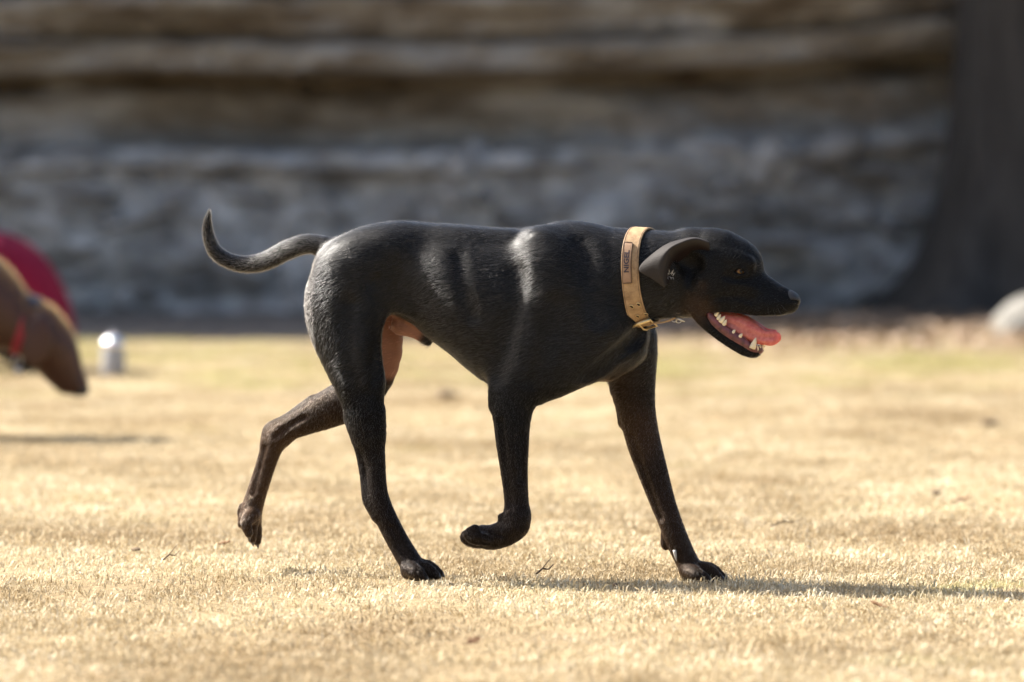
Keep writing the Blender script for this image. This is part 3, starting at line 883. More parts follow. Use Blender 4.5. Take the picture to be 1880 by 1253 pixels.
gn = 1 + .10 * np.sin(V[:, 0] * 90 + 2 * np.sin(V[:, 2] * 70)) + rng.normal(0, .05, len(V))
mix(np.array((.050, .027, .019)), np.clip(gro * 2.0, 0, 1) * .85)
mix(np.array((.25, .118, .080)), sstep(gro * gn, .25, 1.05) * .92)
mix(dark, sstep(near(787, 630, 0, .02), .1, .6))
# mouth lining: points inside the cut
mc = np.array([c_[:3] for c_ in catmull(C([(1309, 577, 0, 9), (1340, 594, 0, 14), (1375, 611, 0, 16), (1405, 615, 0, 20)]), 4)])
dm = np.min(np.stack([np.hypot(V[:, 0] - c_[0], V[:, 2] - c_[2]) for c_ in mc]), 0)
inm = (dm < .0185) & (np.abs(V[:, 1]) < .0325) & (V[:, 0] > P(1300, 575, 0)[0])
mix(red * .8, inm.astype(float))
body = mesh_obj('body', V, Q, None, dog)
add_color(body, 'coat', col)
sleek = sstep(V[:, 2], P(900, 760, 0)[2], P(900, 640, 0)[2])
sleek *= 1 - .55 * sstep(V[:, 0], P(1240, 500, 0)[0], P(1290, 500, 0)[0])
sleek *= 1 - .8 * (V[:, 0] < P(590, 500, 0)[0]) * (V[:, 2] > P(590, 515, 0)[2])
sa_ = body.data.attributes.new('sleek', 'FLOAT', 'POINT'); sa_.data.foreach_set('value', sleek.astype(np.float32))

def coat_mat(name, bump=.18):
    m, nt, b, out = new_mat(name)
    at = N(nt, 'ShaderNodeAttribute', attribute_name='coat')
    tc = N(nt, 'ShaderNodeTexCoord')
    mp = N(nt, 'ShaderNodeMapping'); mp.inputs['Scale'].default_value = (120, 420, 420)
    nz = N(nt, 'ShaderNodeTexNoise', i_Scale=1.0, i_Detail=3.0, i_Roughness=0.6)
    L(nt, tc, 'Object', mp, 'Vector'); L(nt, mp, 'Vector', nz, 'Vector')
    big = N(nt, 'ShaderNodeTexNoise', i_Scale=22.0, i_Detail=4.0)
    L(nt, tc, 'Object', big, 'Vector')
    rr = N(nt, 'ShaderNodeMapRange'); rr.inputs['To Min'].default_value = .29; rr.inputs['To Max'].default_value = .42
    L(nt, big, 'Fac', rr, 'Value')
    sl_ = N(nt, 'ShaderNodeAttribute', attribute_name='sleek')
    ro = N(nt, 'ShaderNodeMath', operation='MULTIPLY_ADD'); ro.inputs[1].default_value = -.18; L(nt, sl_, 'Fac', ro, 0)
    ad_ = N(nt, 'ShaderNodeMath', operation='ADD'); ad_.inputs[1].default_value = .24; L(nt, rr, 'Result', ad_, 0); L(nt, ad_, 'Value', ro, 2)
    L(nt, ro, 'Value', b, 'Roughness')
    sp_ = N(nt, 'ShaderNodeMath', operation='MULTIPLY_ADD'); sp_.inputs[1].default_value = .09; sp_.inputs[2].default_value = .05; L(nt, sl_, 'Fac', sp_, 0)
    L(nt, sp_, 'Value', b, 'Specular IOR Level')
    L(nt, at, 'Color', b, 'Base Color')
    bp = N(nt, 'ShaderNodeBump', i_Strength=bump, i_Distance=.0012)
    L(nt, nz, 'Fac', bp, 'Height'); L(nt, bp, 'Normal', b, 'Normal')
    b.inputs['Specular IOR Level'].default_value = .24
    b.inputs['Sheen Weight'].default_value = .0
    b.inputs['Sheen Roughness'].default_value = .45
    b.inputs['Sheen Tint'].default_value = (.9, .93, 1, 1)
    return m
M_coat = coat_mat('short_black_coat')
body.data.materials.append(M_coat)

# ---- eyes, nose, tongue, gums, teeth
def eye_mat():
    m, nt, b, out = new_mat('amber_eye')
    at = N(nt, 'ShaderNodeAttribute', attribute_name='coat')
    L(nt, at, 'Color', b, 'Base Color')
    b.inputs['Roughness'].default_value = .12
    b.inputs['Specular IOR Level'].default_value = .28
    return m
M_eye = eye_mat()
for sg in (1, -1):
    bm = bmesh.new(); bmesh.ops.create_uvsphere(bm, u_segments=28, v_segments=20, radius=.0098)
    e = bm_obj('eye', bm, M_eye, dog)
    e.location = (eye_c.x, eye_c.y * sg, eye_c.z)
    look = Vector((.45, -sg * .88, .03)).normalized()
    co = np.empty(len(e.data.vertices) * 3); e.data.vertices.foreach_get('co', co); co = co.reshape(-1, 3) / .0098
    a = np.arccos(np.clip(co @ np.array(look), -1, 1))
    cc = np.tile(np.array((.03, .022, .02)), (len(co), 1))
    cc[a < .72] = (.17, .080, .020)
    cc[a < .40] = (.003, .003, .003)
    add_color(e, 'coat', cc)

M_nose = simple_mat('nose_leather', (.014, .012, .012), .42, noise=.3, scale=900, bump=.5)
g = Field(np.array(P(1425, 585, 0)) - (.005, .04, .005), np.array(P(1480, 515, 0)) + (.005, .04, .005), .0012)
g.ell(P(1454, 550, 0), (.0175, .0190, .0150), ang=R(-40), k=.0)
g.ell(P(1446, 545, 0), (.0165, .0170, .0135), ang=R(-28), k=.006)
for sg in (-1, 1):
    a = P(1461, 555, -.010); a2 = P(1455, 552, -.017)
    g.chain([(a[0] + .002, sg * .0085, a[2], .0036, 1), (a2[0], sg * .0170, a2[2], .0022, 1)], k=.002, op='cut', sub=1)
g.chain([P(1467, 545, 0) + (.0009, 1), P(1466, 566, 0) + (.0009, 1)], k=.002, op='cut', sub=1)
nv, nq = g.nets(2)
nose = mesh_obj('nose', nv, nq, M_nose, dog)

def tongue_mat():
    m, nt, b, out = new_mat('wet_tongue')
    tc = N(nt, 'ShaderNodeTexCoord')
    nz = N(nt, 'ShaderNodeTexNoise', i_Scale=160.0, i_Detail=4.0); L(nt, tc, 'Object', nz, 'Vector')
    r = ramp(nt, [(.3, (.46, .11, .085)), (.75, (.62, .21, .165))]); L(nt, nz, 'Fac', r, 'Fac'); L(nt, r, 'Color', b, 'Base Color')
    bp = N(nt, 'ShaderNodeBump', i_Strength=.35, i_Distance=.0015); L(nt, nz, 'Fac', bp, 'Height'); L(nt, bp, 'Normal', b, 'Normal')
    b.inputs['Roughness'].default_value = .33
    b.inputs['Subsurface Weight'].default_value = .9
    b.inputs['Subsurface Radius'].default_value = (.020, .005, .003)
    b.inputs['Subsurface Scale'].default_value = 1.0
    return m
M_tongue = tongue_mat()
g = Field(np.array(P(1290, 655, 0)) - (.01, .05, .0), np.array(P(1440, 550, 0)) + (.01, .05, .005), .0018)
g.chain(C([(1306, 582, 0, 9, 2.6), (1328, 588, -.003, 17, 1.25), (1356, 600, -.006, 23, .8), (1382, 612, -.009, 19, .75), (1402, 620, -.012, 13.5, .75), (1415, 621.5, -.012, 14, .40), (1424, 620, -.012, 11, .30)]), k=.0, sub=4)
g.chain(C([(1340, 574, .004, 5, 1), (1366, 584, .004, 6, 1), (1388, 596, .002, 6, 1), (1406, 607, -.002, 5, .9), (1424, 609, -.006, 3.5, .8)]), k=.006)
g.chain(C([(1336, 592, -.029, 5, 1), (1366, 606, -.031, 6, 1), (1394, 618, -.027, 5.5, 1), (1414, 620, -.022, 6, 1), (1422, 618, -.020, 5, 1)]), k=.008, op='cut')
g.chain(C([(1345, 580, -.026, 2.5, 1), (1375, 596, -.028, 2.5, 1), (1398, 610, -.024, 2, 1)]), k=.004, op='cut')
tv_, tq_ = g.nets(3)
mesh_obj('tongue', tv_, tq_, M_tongue, dog)

M_gum = simple_mat('gum', (.13, .036, .034), .28, noise=.75, scale=90, bump=.4)
M_tooth = simple_mat('tooth', (.72, .60, .40), .3, noise=.12, scale=200)
def field_part(name, chains, h, mat, parent, k=.004):
    A = np.array([r for c_ in chains for r in c_]); rm = A[:, 3].max() * max(1, A[:, 4].max()) + .006
    g = Field(A[:, :3].min(0) - rm, A[:, :3].max(0) + rm, h)
    for c_ in chains: g.chain(c_, k=k)
    v_, q_ = g.nets(2)
    return mesh_obj(name, v_, q_, mat, parent)
for m_ in (False, True):
    field_part('gum', [C([(1303, 577, -.033, 7, 1), (1310, 592, -.034, 10, .7), (1333, 611, -.031, 11, .6), (1359, 628, -.025, 11, .6), (1378, 640, -.018, 9, .8), (1393, 643, -.004, 8, 1.2)], m_)], .0016, M_gum, dog)
def cone(name, base, tip, r, mat, parent, bend=(0, 0, 0)):
    b_, t_ = Vector(base), Vector(tip)
    pts = [b_.lerp(t_, x) + Vector(bend) * (math.sin(x * math.pi)) for x in (0, .25, .5, .75, .92, 1)]
    return tube(name, pts, [r, r * .98, r * .78, r * .48, r * .2, r * .03], mat, parent, seg=9)
for bx, by, tx, ty, rr, v in ((1314, 580, 1320, 571, 4.2, -.034), (1318, 587, 1323, 577, 4.4, -.034), (1323, 592, 1331, 580, 5.4, -.034), (1328, 597, 1334, 587, 4.6, -.033), (1345, 612, 1350, 605.5, 3.8, -.031), (1358, 619, 1363, 612.5, 3.6, -.029),
                             (1381, 640, 1388, 620, 6.0, -.024), (1400, 636, 1405, 614, 5.0, .010), (1390, 644, 1391, 634, 3.2, -.014), (1394.5, 643, 1396, 633, 3.2, -.008), (1399, 642, 1401, 632, 3.2, -.002),
                             (1374, 618, 1376, 609, 3.4, -.010), (1380, 622, 1383, 614, 3.4, -.006)):
    cone('tooth', P(bx, by, v), P(tx, ty, v - .002), rr * S_, M_tooth, dog)

# ---- ears
M_ear = coat_mat('velvet_ear', .5)
M_ear.node_tree.nodes['Map Range'].inputs['To Min'].default_value = .5
M_ear.node_tree.nodes['Map Range'].inputs['To Max'].default_value = .7
def ear_v(px, py):
    # side of the head under the ear, as if the hollow were filled
    return -.056 - .006 * min(1, max(0, (1290 - px) / 90))
def make_ear(sg):
    Rm = [(1303, 447, .006), (1278, 440, .014), (1254, 446, .024), (1231, 459, .030), (1220, 480, .032), (1216, 504, .030), (1221, 526, .020)]
    Mm = [(1302, 446, .003), (1277, 438.5, .009), (1251, 444, .018), (1224, 457, .026), (1199, 485, .028), (1206, 507, .026), (1221, 527.5, .019)]
    Om = [(1301, 444, -.006), (1276, 437, -.006), (1248, 441, .000), (1215, 454, .010), (1172, 493, .018), (1197, 512, .022), (1221, 529, .018)]
    I1 = [(1303, 458, .000), (1283, 452, .002), (1260, 457, .004), (1241, 469, .005), (1230, 488, .004), (1227, 506, .005), (1225, 522, .008)]
    I2 = [(1302, 468, -.010), (1286, 464, -.012), (1267, 468, -.014), (1252, 478, -.016), (1243, 494, -.016), (1240, 508, -.012), (1234, 520, -.004)]
    rows = []
    for row in (Om, Mm, Rm, I1, I2):
        pts = []
        for px, py, off in row:
            s_ = march(px, max(py, 440))
            v = (s_.y if s_ else -.05)
            v = ear_v(px, py) - off
            u, vv, w = P(px, py, v)
            pts.append((u, vv, w))
        rows.append(catmull(pts, 5))
    G = np.array(rows)
    G = np.stack([catmull(G[:, j], 5) for j in range(G.shape[1])], 1)
    nr, nc = G.shape[:2]
    V_ = G.reshape(-1, 3).copy()
    if sg > 0: V_[:, 1] *= -1
    F_ = [(i * nc + j, i * nc + j + 1, (i + 1) * nc + j + 1, (i + 1) * nc + j) for i in range(nr - 1) for j in range(nc - 1)]
    o = mesh_obj('ear', V_, F_, M_ear, dog)
    t = np.repeat(np.linspace(0, 1, nr), nc)
    inn = sstep(t, .55, .8)[:, None]
    add_color(o, 'coat', np.array((.030, .026, .024)) * (1 - inn) + np.array((.013, .0085, .008)) * inn)  # inner fold coloured darker so the ear opening reads as shaded
    sa2 = o.data.attributes.new('sleek', 'FLOAT', 'POINT'); sa2.data.foreach_set('value', (.95 * (1 - inn[:, 0])).astype(np.float32))
    md = o.modifiers.new('thickness', 'SOLIDIFY'); md.thickness = .0026; md.offset = 0
    md = o.modifiers.new('round', 'SUBSURF'); md.levels = md.render_levels = 1
    return o
ear = make_ear(-1); make_ear(1)

# ---- claws
M_claw = simple_mat('dark_claw', (.045, .042, .042), .3, noise=.4, scale=120)
M_claw_light = simple_mat('pale_claw', (.48, .45, .40), .35, noise=.2, scale=120)
def claw(bx, by, tx, ty, v, r=4.6, mat=None, lift=2):
    a, b_ = P(bx, by, v), P(tx, ty, v)
    return cone('claw', a, b_, r * S_, mat or M_claw, dog, (0, 0, lift * S_))
for v, x, y in ((.034, 1296, 1063), (.060, 1319, 1060), (.086, 1325, 1059), (.110, 1312, 1060)): claw(x + 1, y - 1, x + 14, y + 8, v)
for v, x, y in ((-.120, 776, 1059), (-.094, 798, 1055), (-.068, 805, 1053), (-.044, 794, 1056)): claw(x + 1, y - 1, x + 13, y + 9, v)
for v, x, y in ((.038, 457, 981), (.064, 463, 991), (.090, 472, 995), (.112, 474, 985)): claw(x, y - 3, x + 2, y + 13, v, lift=0)
for v, x, y in ((-.122, 860, 986), (-.100, 855, 990), (-.074, 856, 992), (-.052, 864, 990)): claw(x + 2, y - 2, x - 12, y - 4, v, r=4)
s_ = march(1240, 1013); claw(1238.5, 1010, 1242, 1031, s_.y + .001, 3.6, M_claw_light, 0)

# ---- pale tuft of hair in the ear opening
M_tuft = simple_mat('pale_tuft_hair', (.62, .60, .57), .5)
tr = random.Random(5)
tp = []
for k_ in range(26):
    px0, py0 = 1222 + tr.uniform(-4, 14), 506 + tr.uniform(-6, 5)
    v0 = ear_v(px0, py0) - .008
    a_ = Vector(P(px0, py0, v0)); e_ = Vector(P(px0 + tr.uniform(-1, 8), py0 + tr.uniform(-10, 6), v0 - tr.uniform(.004, .010)))
    tp.append((a_, e_))
tv2, tf2 = [], []
for a_, e_ in tp:
    sd_ = (e_ - a_).cross(Vector((0, 1, 0))).normalized() * .00045
    i0 = len(tv2); tv2 += [tuple(a_ - sd_), tuple(a_ + sd_), tuple(e_)]; tf2.append((i0, i0 + 1, i0 + 2))
tuft_o = mesh_obj('ear_tuft', tv2, tf2, M_tuft, dog, smooth=False); tuft_o['kind'] = 'stuff'
# ---- whiskers and lashes as fine hairs
M_whisker = simple_mat('whisker', (.02, .018, .017), .4)
for px, py, dx, dy in ((1428, 566, 10, 16), (1420, 570, 6, 17), (1410, 566, 3, 19), (1434, 560, 13, 12), (1346, 474, 8, -15), (1352, 474, 11, -12)):
    s_ = march(px, py)
    if s_ is None: continue
    e_ = P(px + dx, py + dy, s_.y - .014)
    pts = [s_.lerp(Vector(e_), t) + Vector((0, 0, -.002 * math.sin(t * 3.1))) for t in (0, .33, .66, 1)]
    tube('whisker', pts, [.00035, .0003, .0002, .0001], M_whisker, dog, seg=4)

# ================================================================== the tan collar
collar = empty('dog_collar', (0, 0, 0), -YAW)
tag(collar, 'wide tan leather collar with name plate around the black dog neck', 'collar')
ctop, cbot = np.array(P(1179, 421, 0)), np.array(P(1190, 590, 0))
cc_ = (ctop + cbot) / 2
ax_up = (ctop - cbot) / np.linalg.norm(ctop - cbot)
ax_side = np.array((-.18, -1, 0)); ax_side = ax_side / np.linalg.norm(ax_side)     # towards the near side, a little back
ax_n = np.cross(ax_side, ax_up); ax_n = ax_n / np.linalg.norm(ax_n)
if ax_n[0] < 0: ax_n = -ax_n
NT, NS, HW = 96, 5, .0165
rad = np.zeros((NT, NS))
for i in range(NT):
    th = 2 * math.pi * i / NT
    d = math.cos(th) * ax_up + math.sin(th) * ax_side
    for j in range(NS):
        s0 = (j / (NS - 1) * 2 - 1) * HW
        rs = np.linspace(.03, .13, 200)
        pts = cc_ + ax_n * s0 + rs[:, None] * d
        sv = f.sample(pts)
        k_ = np.nonzero(sv > 0)[0]
        rad[i, j] = rs[k_[0]] if len(k_) else .1
rad = np.minimum(rad, .098)
for _ in range(10):
    rad = (np.roll(rad, 1, 0) + 2 * rad + np.roll(rad, -1, 0)) / 4
lin = np.polyfit(np.linspace(-1, 1, NS), rad.T, 1)
rad = (np.linspace(-1, 1, NS)[:, None] * lin[0] + lin[1]).T + .0035
def CS(th, s, off=0.0):
    """point on the collar: angle from the top towards the near side, s across (-1 tail side .. 1 head side)"""
    x = (th / (2 * math.pi) * NT) % NT
    i = int(x); fr = x - i
    jj = (s + 1) / 2 * (NS - 1); j = int(min(max(jj, 0), NS - 2)); fj = jj - j
    g_ = lambda a, b: rad[a % NT, b]
    r = (g_(i, j) * (1 - fj) + g_(i, j + 1) * fj) * (1 - fr) + (g_(i + 1, j) * (1 - fj) + g_(i + 1, j + 1) * fj) * fr
    d = math.cos(th) * ax_up + math.sin(th) * ax_side
    return cc_ + ax_n * (s * HW) + d * (r + off)
def cpix(th, s, off=0): return to_pixel(dog_to_world(CS(th, s, off)))
def cfind(px, py):
    best = None
    for th in np.linspace(.05, 3.3, 160):
        for s in np.linspace(-1, 1, 21):
            q_ = cpix(th, s, .003); d = (q_[0] - px) ** 2 + (q_[1] - py) ** 2
            if best is None or d < best[0]: best = (d, th, s)
    return best[1], best[2]
def band(name, ths, ss, o0, o1, mat, parent, closed=False):
    n, m = len(ths), len(ss)
    V_ = [tuple(CS(t, s, o1)) for t in ths for s in ss] + [tuple(CS(t, s, o0)) for t in ths for s in ss]
    F_ = []
    K = n * m
    for i in range(n if closed else n - 1):
        i2 = (i + 1) % n
        for j in range(m - 1):
            F_.append((i * m + j, i * m + j + 1, i2 * m + j + 1, i2 * m + j))
            F_.append((K + i * m + j, K + i2 * m + j, K + i2 * m + j + 1, K + i * m + j + 1))
        F_.append((i * m, i2 * m, K + i2 * m, K + i * m))
        F_.append((i * m + m - 1, K + i * m + m - 1, K + i2 * m + m - 1, i2 * m + m - 1))
    if not closed:
        for i in (0, n - 1):
            for j in range(m - 1):
                q_ = (i * m + j, K + i * m + j, K + i * m + j + 1, i * m + j + 1)
                F_.append(q_ if i == 0 else q_[::-1])
    o = mesh_obj(name, V_, F_, mat, parent, smooth=True)
    md = o.modifiers.new('edge', 'BEVEL'); md.width = .0006; md.segments = 2; md.limit_method = 'ANGLE'
    return o
def leather(name, c1, c2, bump=.5):
    m, nt, b, out = new_mat(name)
    tc = N(nt, 'ShaderNodeTexCoord')
    nz = N(nt, 'ShaderNodeTexNoise', i_Scale=70.0, i_Detail=7.0, i_Roughness=.68); L(nt, tc, 'Object', nz, 'Vector')
    r = ramp(nt, [(.3, c1), (.7, c2)]); L(nt, nz, 'Fac', r, 'Fac')
    n2 = N(nt, 'ShaderNodeTexNoise', i_Scale=600.0, i_Detail=3.0); L(nt, tc, 'Object', n2, 'Vector')
    bp = N(nt, 'ShaderNodeBump', i_Strength=bump, i_Distance=.0008); L(nt, n2, 'Fac', bp, 'Height'); L(nt, bp, 'Normal', b, 'Normal')
    L(nt, r, 'Color', b, 'Base Color')
    b.inputs['Roughness'].default_value = .62
    return m
M_strap = leather('worn_tan_leather', (.20, .115, .050), (.44, .285, .14))
M_plate = leather('plate_leather', (.27, .155, .085), (.36, .22, .125), .3)
M_edge = leather('dark_stitching', (.10, .055, .025), (.17, .10, .05))
M_ink = simple_mat('engraved_letters', (.035, .022, .03), .6)
M_brass = simple_mat('old_brass', (.62, .47, .25), .32, metal=.9, noise=.25, scale=90)
M_steel = simple_mat('steel_ring', (.6, .58, .54), .3, metal=1.0, noise=.15, scale=90)
M_hole = simple_mat('eyelet_hole', (.006, .005, .005), .9)
strap = band('strap', [2 * math.pi * i / NT for i in range(NT)], [-1, -.94, -.5, 0, .5, .94, 1], 0, .0032, M_strap, collar, True)
for s0 in (-.86, .86):
    band('stitching', [2 * math.pi * i / NT for i in range(NT)], [s0 - .025, s0 + .025], .0030, .0037, M_edge, strap, True)
t0, s0 = cfind(1148, 447); t1, s1 = cfind(1148, 521)
sc_ = (s0 + s1) / 2
ths = np.linspace(t0, t1, 14)
sa, sb = max(-.80, sc_ - .48), max(-.80, sc_ - .48) + .98
plate = band('name_plate', list(ths), list(np.linspace(sa, sb, 5)), .0030, .0062, M_plate, collar)
band('plate_rim', list(ths), [sa - .05, sa + .035], .0030, .0070, M_edge, plate)
band('plate_rim', list(ths), [sb - .035, sb + .05], .0030, .0070, M_edge, plate)
for ta, tb in ((ths[0] - .012, ths[0] + .012), (ths[-1] - .012, ths[-1] + .012)):
    band('plate_rim', [ta, tb], list(np.linspace(sa, sb, 4)), .0030, .0070, M_edge, plate)
# the lettering on the plate, reading upwards
fc = bpy.data.curves.new('letters', 'FONT'); fc.body = 'NIGEL'; fc.size = 1.0; fc.extrude = 0; fc.offset = .022; fc.resolution_u = 3
fo = bpy.data.objects.new('letters', fc); COL.objects.link(fo)
bpy.context.view_layer.update()
me = bpy.data.meshes.new_from_object(fo.evaluated_get(bpy.context.evaluated_depsgraph_get()))
bpy.data.objects.remove(fo)
lv = np.array([v.co[:] for v in me.vertices]); lf = [tuple(p.vertices) for p in me.polygons]
lx0, lx1, ly0, ly1 = lv[:, 0].min(), lv[:, 0].max(), lv[:, 1].min(), lv[:, 1].max()
ta = t0 + (t1 - t0) * .74; tb = t0 + (t1 - t0) * .20
def lmap(p, off):
    return tuple(CS(ta + (tb - ta) * (p[0] - lx0) / (lx1 - lx0), (sb - .20) + (sa - sb + .38) * (p[1] - ly0) / (ly1 - ly0), off))
bm = bmesh.new()
vs = [bm.verts.new(lmap(p, .0066)) for p in lv]
for q_ in lf:
    try: bm.faces.new([vs[i] for i in q_])
    except ValueError: pass
lett = bm_obj('lettering', bm, M_ink, plate, smooth=False)
md = lett.modifiers.new('bold', 'SOLIDIFY'); md.thickness = .0008; md.offset = 0

def ring(name, c, nrm, R0, r0, mat, parent, seg=20, sub=8, squash=1.0, side=None):
    nrm = Vector(nrm).normalized(); a = Vector(side) if side is not None else nrm.orthogonal()
    a = (a - nrm * a.dot(nrm)).normalized(); b_ = nrm.cross(a)
    V_, F_ = [], []
    for i in range(seg):
        t = 2 * math.pi * i / seg
        d = a * math.cos(t) * squash + b_ * math.sin(t)
        for j in range(sub):
            p_ = 2 * math.pi * j / sub
            V_.append(tuple(Vector(c) + d * R0 + (d.normalized() * math.cos(p_) + nrm * math.sin(p_)) * r0))
    for i in range(seg):
        for j in range(sub):
            F_.append((i * sub + j, ((i + 1) % seg) * sub + j, ((i + 1) % seg) * sub + (j + 1) % sub, i * sub + (j + 1) % sub))
    return mesh_obj(name, V_, F_, mat, parent)
for px, py in ((1159, 563), (1173, 560), (1171, 581), (1185, 578)):
    th, s = cfind(px, py)
    c = CS(th, s, .0034); nn = CS(th, s, .01) - CS(th, s, 0)
    e = ring('eyelet', c, nn, .0043, .0011, M_brass, collar, 18, 6)
    n_ = Vector(nn).normalized(); a = n_.orthogonal().normalized(); b_ = n_.cross(a)
    mesh_obj('hole', [tuple(Vector(c) + n_ * .0004 + (a * math.cos(t) + b_ * math.sin(t)) * .0039) for t in np.linspace(0, 2 * math.pi, 14)[:-1]], [tuple(range(13))], M_hole, e)
# buckle under the throat
th, s = cfind(1188, 594)
th = max(th, 2.75)
bk = []
for t_, s_2 in ((th - .20, -1.25), (th - .20, 1.25), (th + .17, 1.25), (th + .17, -1.25)):
    bk.append(CS(t_, max(-1, min(1, s_2)), .0085) + ax_n * HW * (s_2 - max(-1, min(1, s_2))))
bk.append(bk[0])
buckle = tube('buckle', [tuple(p) for p in bk], .0026, M_brass, collar, seg=10)
tube('roller', [tuple(bk[0]), tuple(bk[1])], .0042, M_brass, buckle, seg=12)
tube('pin', [tuple(CS(th + .17, 0, .010)), tuple(CS(th, 0, .0125)), tuple(CS(th - .22, 0, .012))], .0018, M_brass, buckle, seg=8)
a_, b_, c_ = np.array(P(1196, 594, -.022)), np.array(P(1222, 591, -.020)), np.array(P(1242, 583, -.014))
lp = catmull([a_, b_, c_], 6)
V_ = [tuple(p + np.array((0, sd * .011, dz))) for p in lp for sd, dz in ((-1, .0018), (1, .0018), (1, -.0018), (-1, -.0018))]
F_ = [(i * 4 + j, i * 4 + (j + 1) % 4, (i + 1) * 4 + (j + 1) % 4, (i + 1) * 4 + j) for i in range(len(lp) - 1) for j in range(4)] + [(3, 2, 1, 0), tuple(len(lp) * 4 - 4 + j for j in range(4))]
mesh_obj('strap_end', V_, F_, M_strap, collar)
for k_, (x, y) in enumerate(((1238, 587), (1246, 589))):
    ring('tag_ring', P(x, y, -.020), (0.3, -1, .5 * (-1) ** k_), .0052, .0011, M_steel, collar, 16, 6)
tg = [P(1240, 584, -.022), P(1249, 587, -.023), P(1257, 591, -.024)]
tube('tag_tip', tg, [.0022, .0026, .0012], M_steel, collar, seg=8)

# ---- the short coat: fine hairs combed back along the body
def grow_coat(name, base, V, Q, flow, n, length, rad, mat, parent, keep=None, lift=(.05, .22), seed=3):
    r_ = np.random.default_rng(seed)
    a, b, c, d = (V[Q[:, i]] for i in range(4))
    nr = np.cross(c - a, d - b); ar = np.linalg.norm(nr, axis=1) / 2 + 1e-12
    nr = nr / (2 * ar[:, None])
    w = ar.copy()
    if keep is not None: w = w * keep[Q].mean(1)
    cum = np.cumsum(w); cum /= cum[-1]
    k = np.searchsorted(cum, r_.random(n)).clip(0, len(Q) - 1)
    u_, v_ = r_.random((n, 1)), r_.random((n, 1))
    root = (a[k] * (1 - u_) + b[k] * u_) * (1 - v_) + (d[k] * (1 - u_) + c[k] * u_) * v_
    nn = nr[k]
    fl = flow(root) + r_.normal(0, .07, (n, 3))
    fl = fl - (fl * nn).sum(1, keepdims=True) * nn
    fl /= np.linalg.norm(fl, axis=1, keepdims=True) + 1e-9
    ln = length(root) * r_.uniform(.6, 1.25, n)
    lf = r_.uniform(lift[0], lift[1], n)[:, None]
    dirn = fl * np.sqrt(1 - lf ** 2) + nn * lf
    p0 = root - nn * .0006
    p1 = root + dirn * (ln * .5)[:, None]
    p2 = root + dirn * ln[:, None] - nn * (ln * lf[:, 0] * .35)[:, None]
    pos = np.stack([p0, p1, p2], 1).reshape(-1, 3).astype(np.float32)
    hc = bpy.data.hair_curves.new(name)
    hc.add_curves([3] * n)
    hc.attributes['position'].data.foreach_set('vector', pos.ravel()) if 'position' in hc.attributes else hc.points.foreach_set('position', pos.ravel())
    at = hc.attributes.get('radius') or hc.attributes.new('radius', 'FLOAT', 'POINT')
    rr = np.tile(np.array([1, .8, .15], np.float32) * rad, n)
    at.data.foreach_set('value', rr)
    hc.materials.append(mat)
    o = bpy.data.objects.new(name, hc)
    COL.objects.link(o); o.parent = parent
    return o, k

def hair_mat(name, colr, rough=.25, radial=.42):
    m = bpy.data.materials.new(name); m.use_nodes = True
    nt = m.node_tree; nt.nodes.clear()
    out = nt.nodes.new('ShaderNodeOutputMaterial')
    h = nt.nodes.new('ShaderNodeBsdfHairPrincipled')
    h.parametrization = 'COLOR'
    h.inputs['Color'].default_value = (*colr, 1)
    if colr is ATTR:
        at = nt.nodes.new('ShaderNodeAttribute'); at.attribute_name = 'coat'
        nt.links.new(at.outputs['Color'], h.inputs['Color'])
    h.inputs['Roughness'].default_value = rough
    h.inputs['Radial Roughness'].default_value = radial
    h.inputs['IOR'].default_value = 1.45
    h.inputs['Random Roughness'].default_value = .3
    nt.links.new(h.outputs[0], out.inputs['Surface'])
    return m
ATTR = (.02, .02, .02)
M_hair = hair_mat('black_hair', ATTR)
leg_z = P(900, 700, 0)[2]
tail_u = P(600, 450, 0)[0]
head_u = P(1262, 500, 0)[0]
tail_line = np.array([c_[:3] for c_ in catmull(C([(612, 457, 0, 20), (560, 449, .004, 17), (490, 479, .016, 16), (422, 480, .026, 13.5), (396, 463, .028, 12.5), (384, 438, .03, 10), (381, 412, .03, 7), (384, 387, .03, 2)]), 6)])
tail_dir = np.gradient(tail_line, axis=0)
def dog_flow(p):
    fl = np.tile(np.array((-1.0, 0, -.32)), (len(p), 1))
    t = sstep(-p[:, 2], -leg_z - .05, -leg_z + .08)[:, None]
    fl = fl * (1 - t) + np.array((-.12, 0, -1.0)) * t
    rump = sstep(-p[:, 0], -P(700, 500, 0)[0], -P(610, 500, 0)[0])[:, None] * sstep(-p[:, 2], -P(0, 470, 0)[2], -P(0, 600, 0)[2])[:, None]
    fl = fl * (1 - rump) + np.array((-.35, 0, -1.0)) * rump
    fl[:, 2] += .22 * np.sin(p[:, 0] * 31 + 4 * np.sin(p[:, 2] * 23)) + .14 * np.sin(p[:, 0] * 77 + p[:, 2] * 61)
    ist = (p[:, 0] < tail_u) & (p[:, 2] > P(600, 512, 0)[2])
    if ist.any():
        k = np.argmin(((p[ist][:, None, :] - tail_line[None]) ** 2).sum(2), 1)
        fl[ist] = tail_dir[k] / np.linalg.norm(tail_dir[k], axis=1, keepdims=True)
    return fl
def dog_len(p):
    ln = np.full(len(p), .0130)
    ln = np.where(p[:, 0] > head_u, .0060, ln)
    ln = np.where(p[:, 2] < leg_z, .0065, ln)
    ln = np.where((p[:, 0] < tail_u) & (p[:, 2] > leg_z), .0095, ln)
    return ln
keep = np.ones(len(V))
keep[inm] = 0
keep *= 1 - np.clip(gro * 2, 0, .93)
keep[V[:, 2] < .012] = 0
for e_y in (eye_c.y, -eye_c.y):
    keep[np.linalg.norm(V - np.array((eye_c.x, e_y, eye_c.z)), axis=1) < .0135] = 0
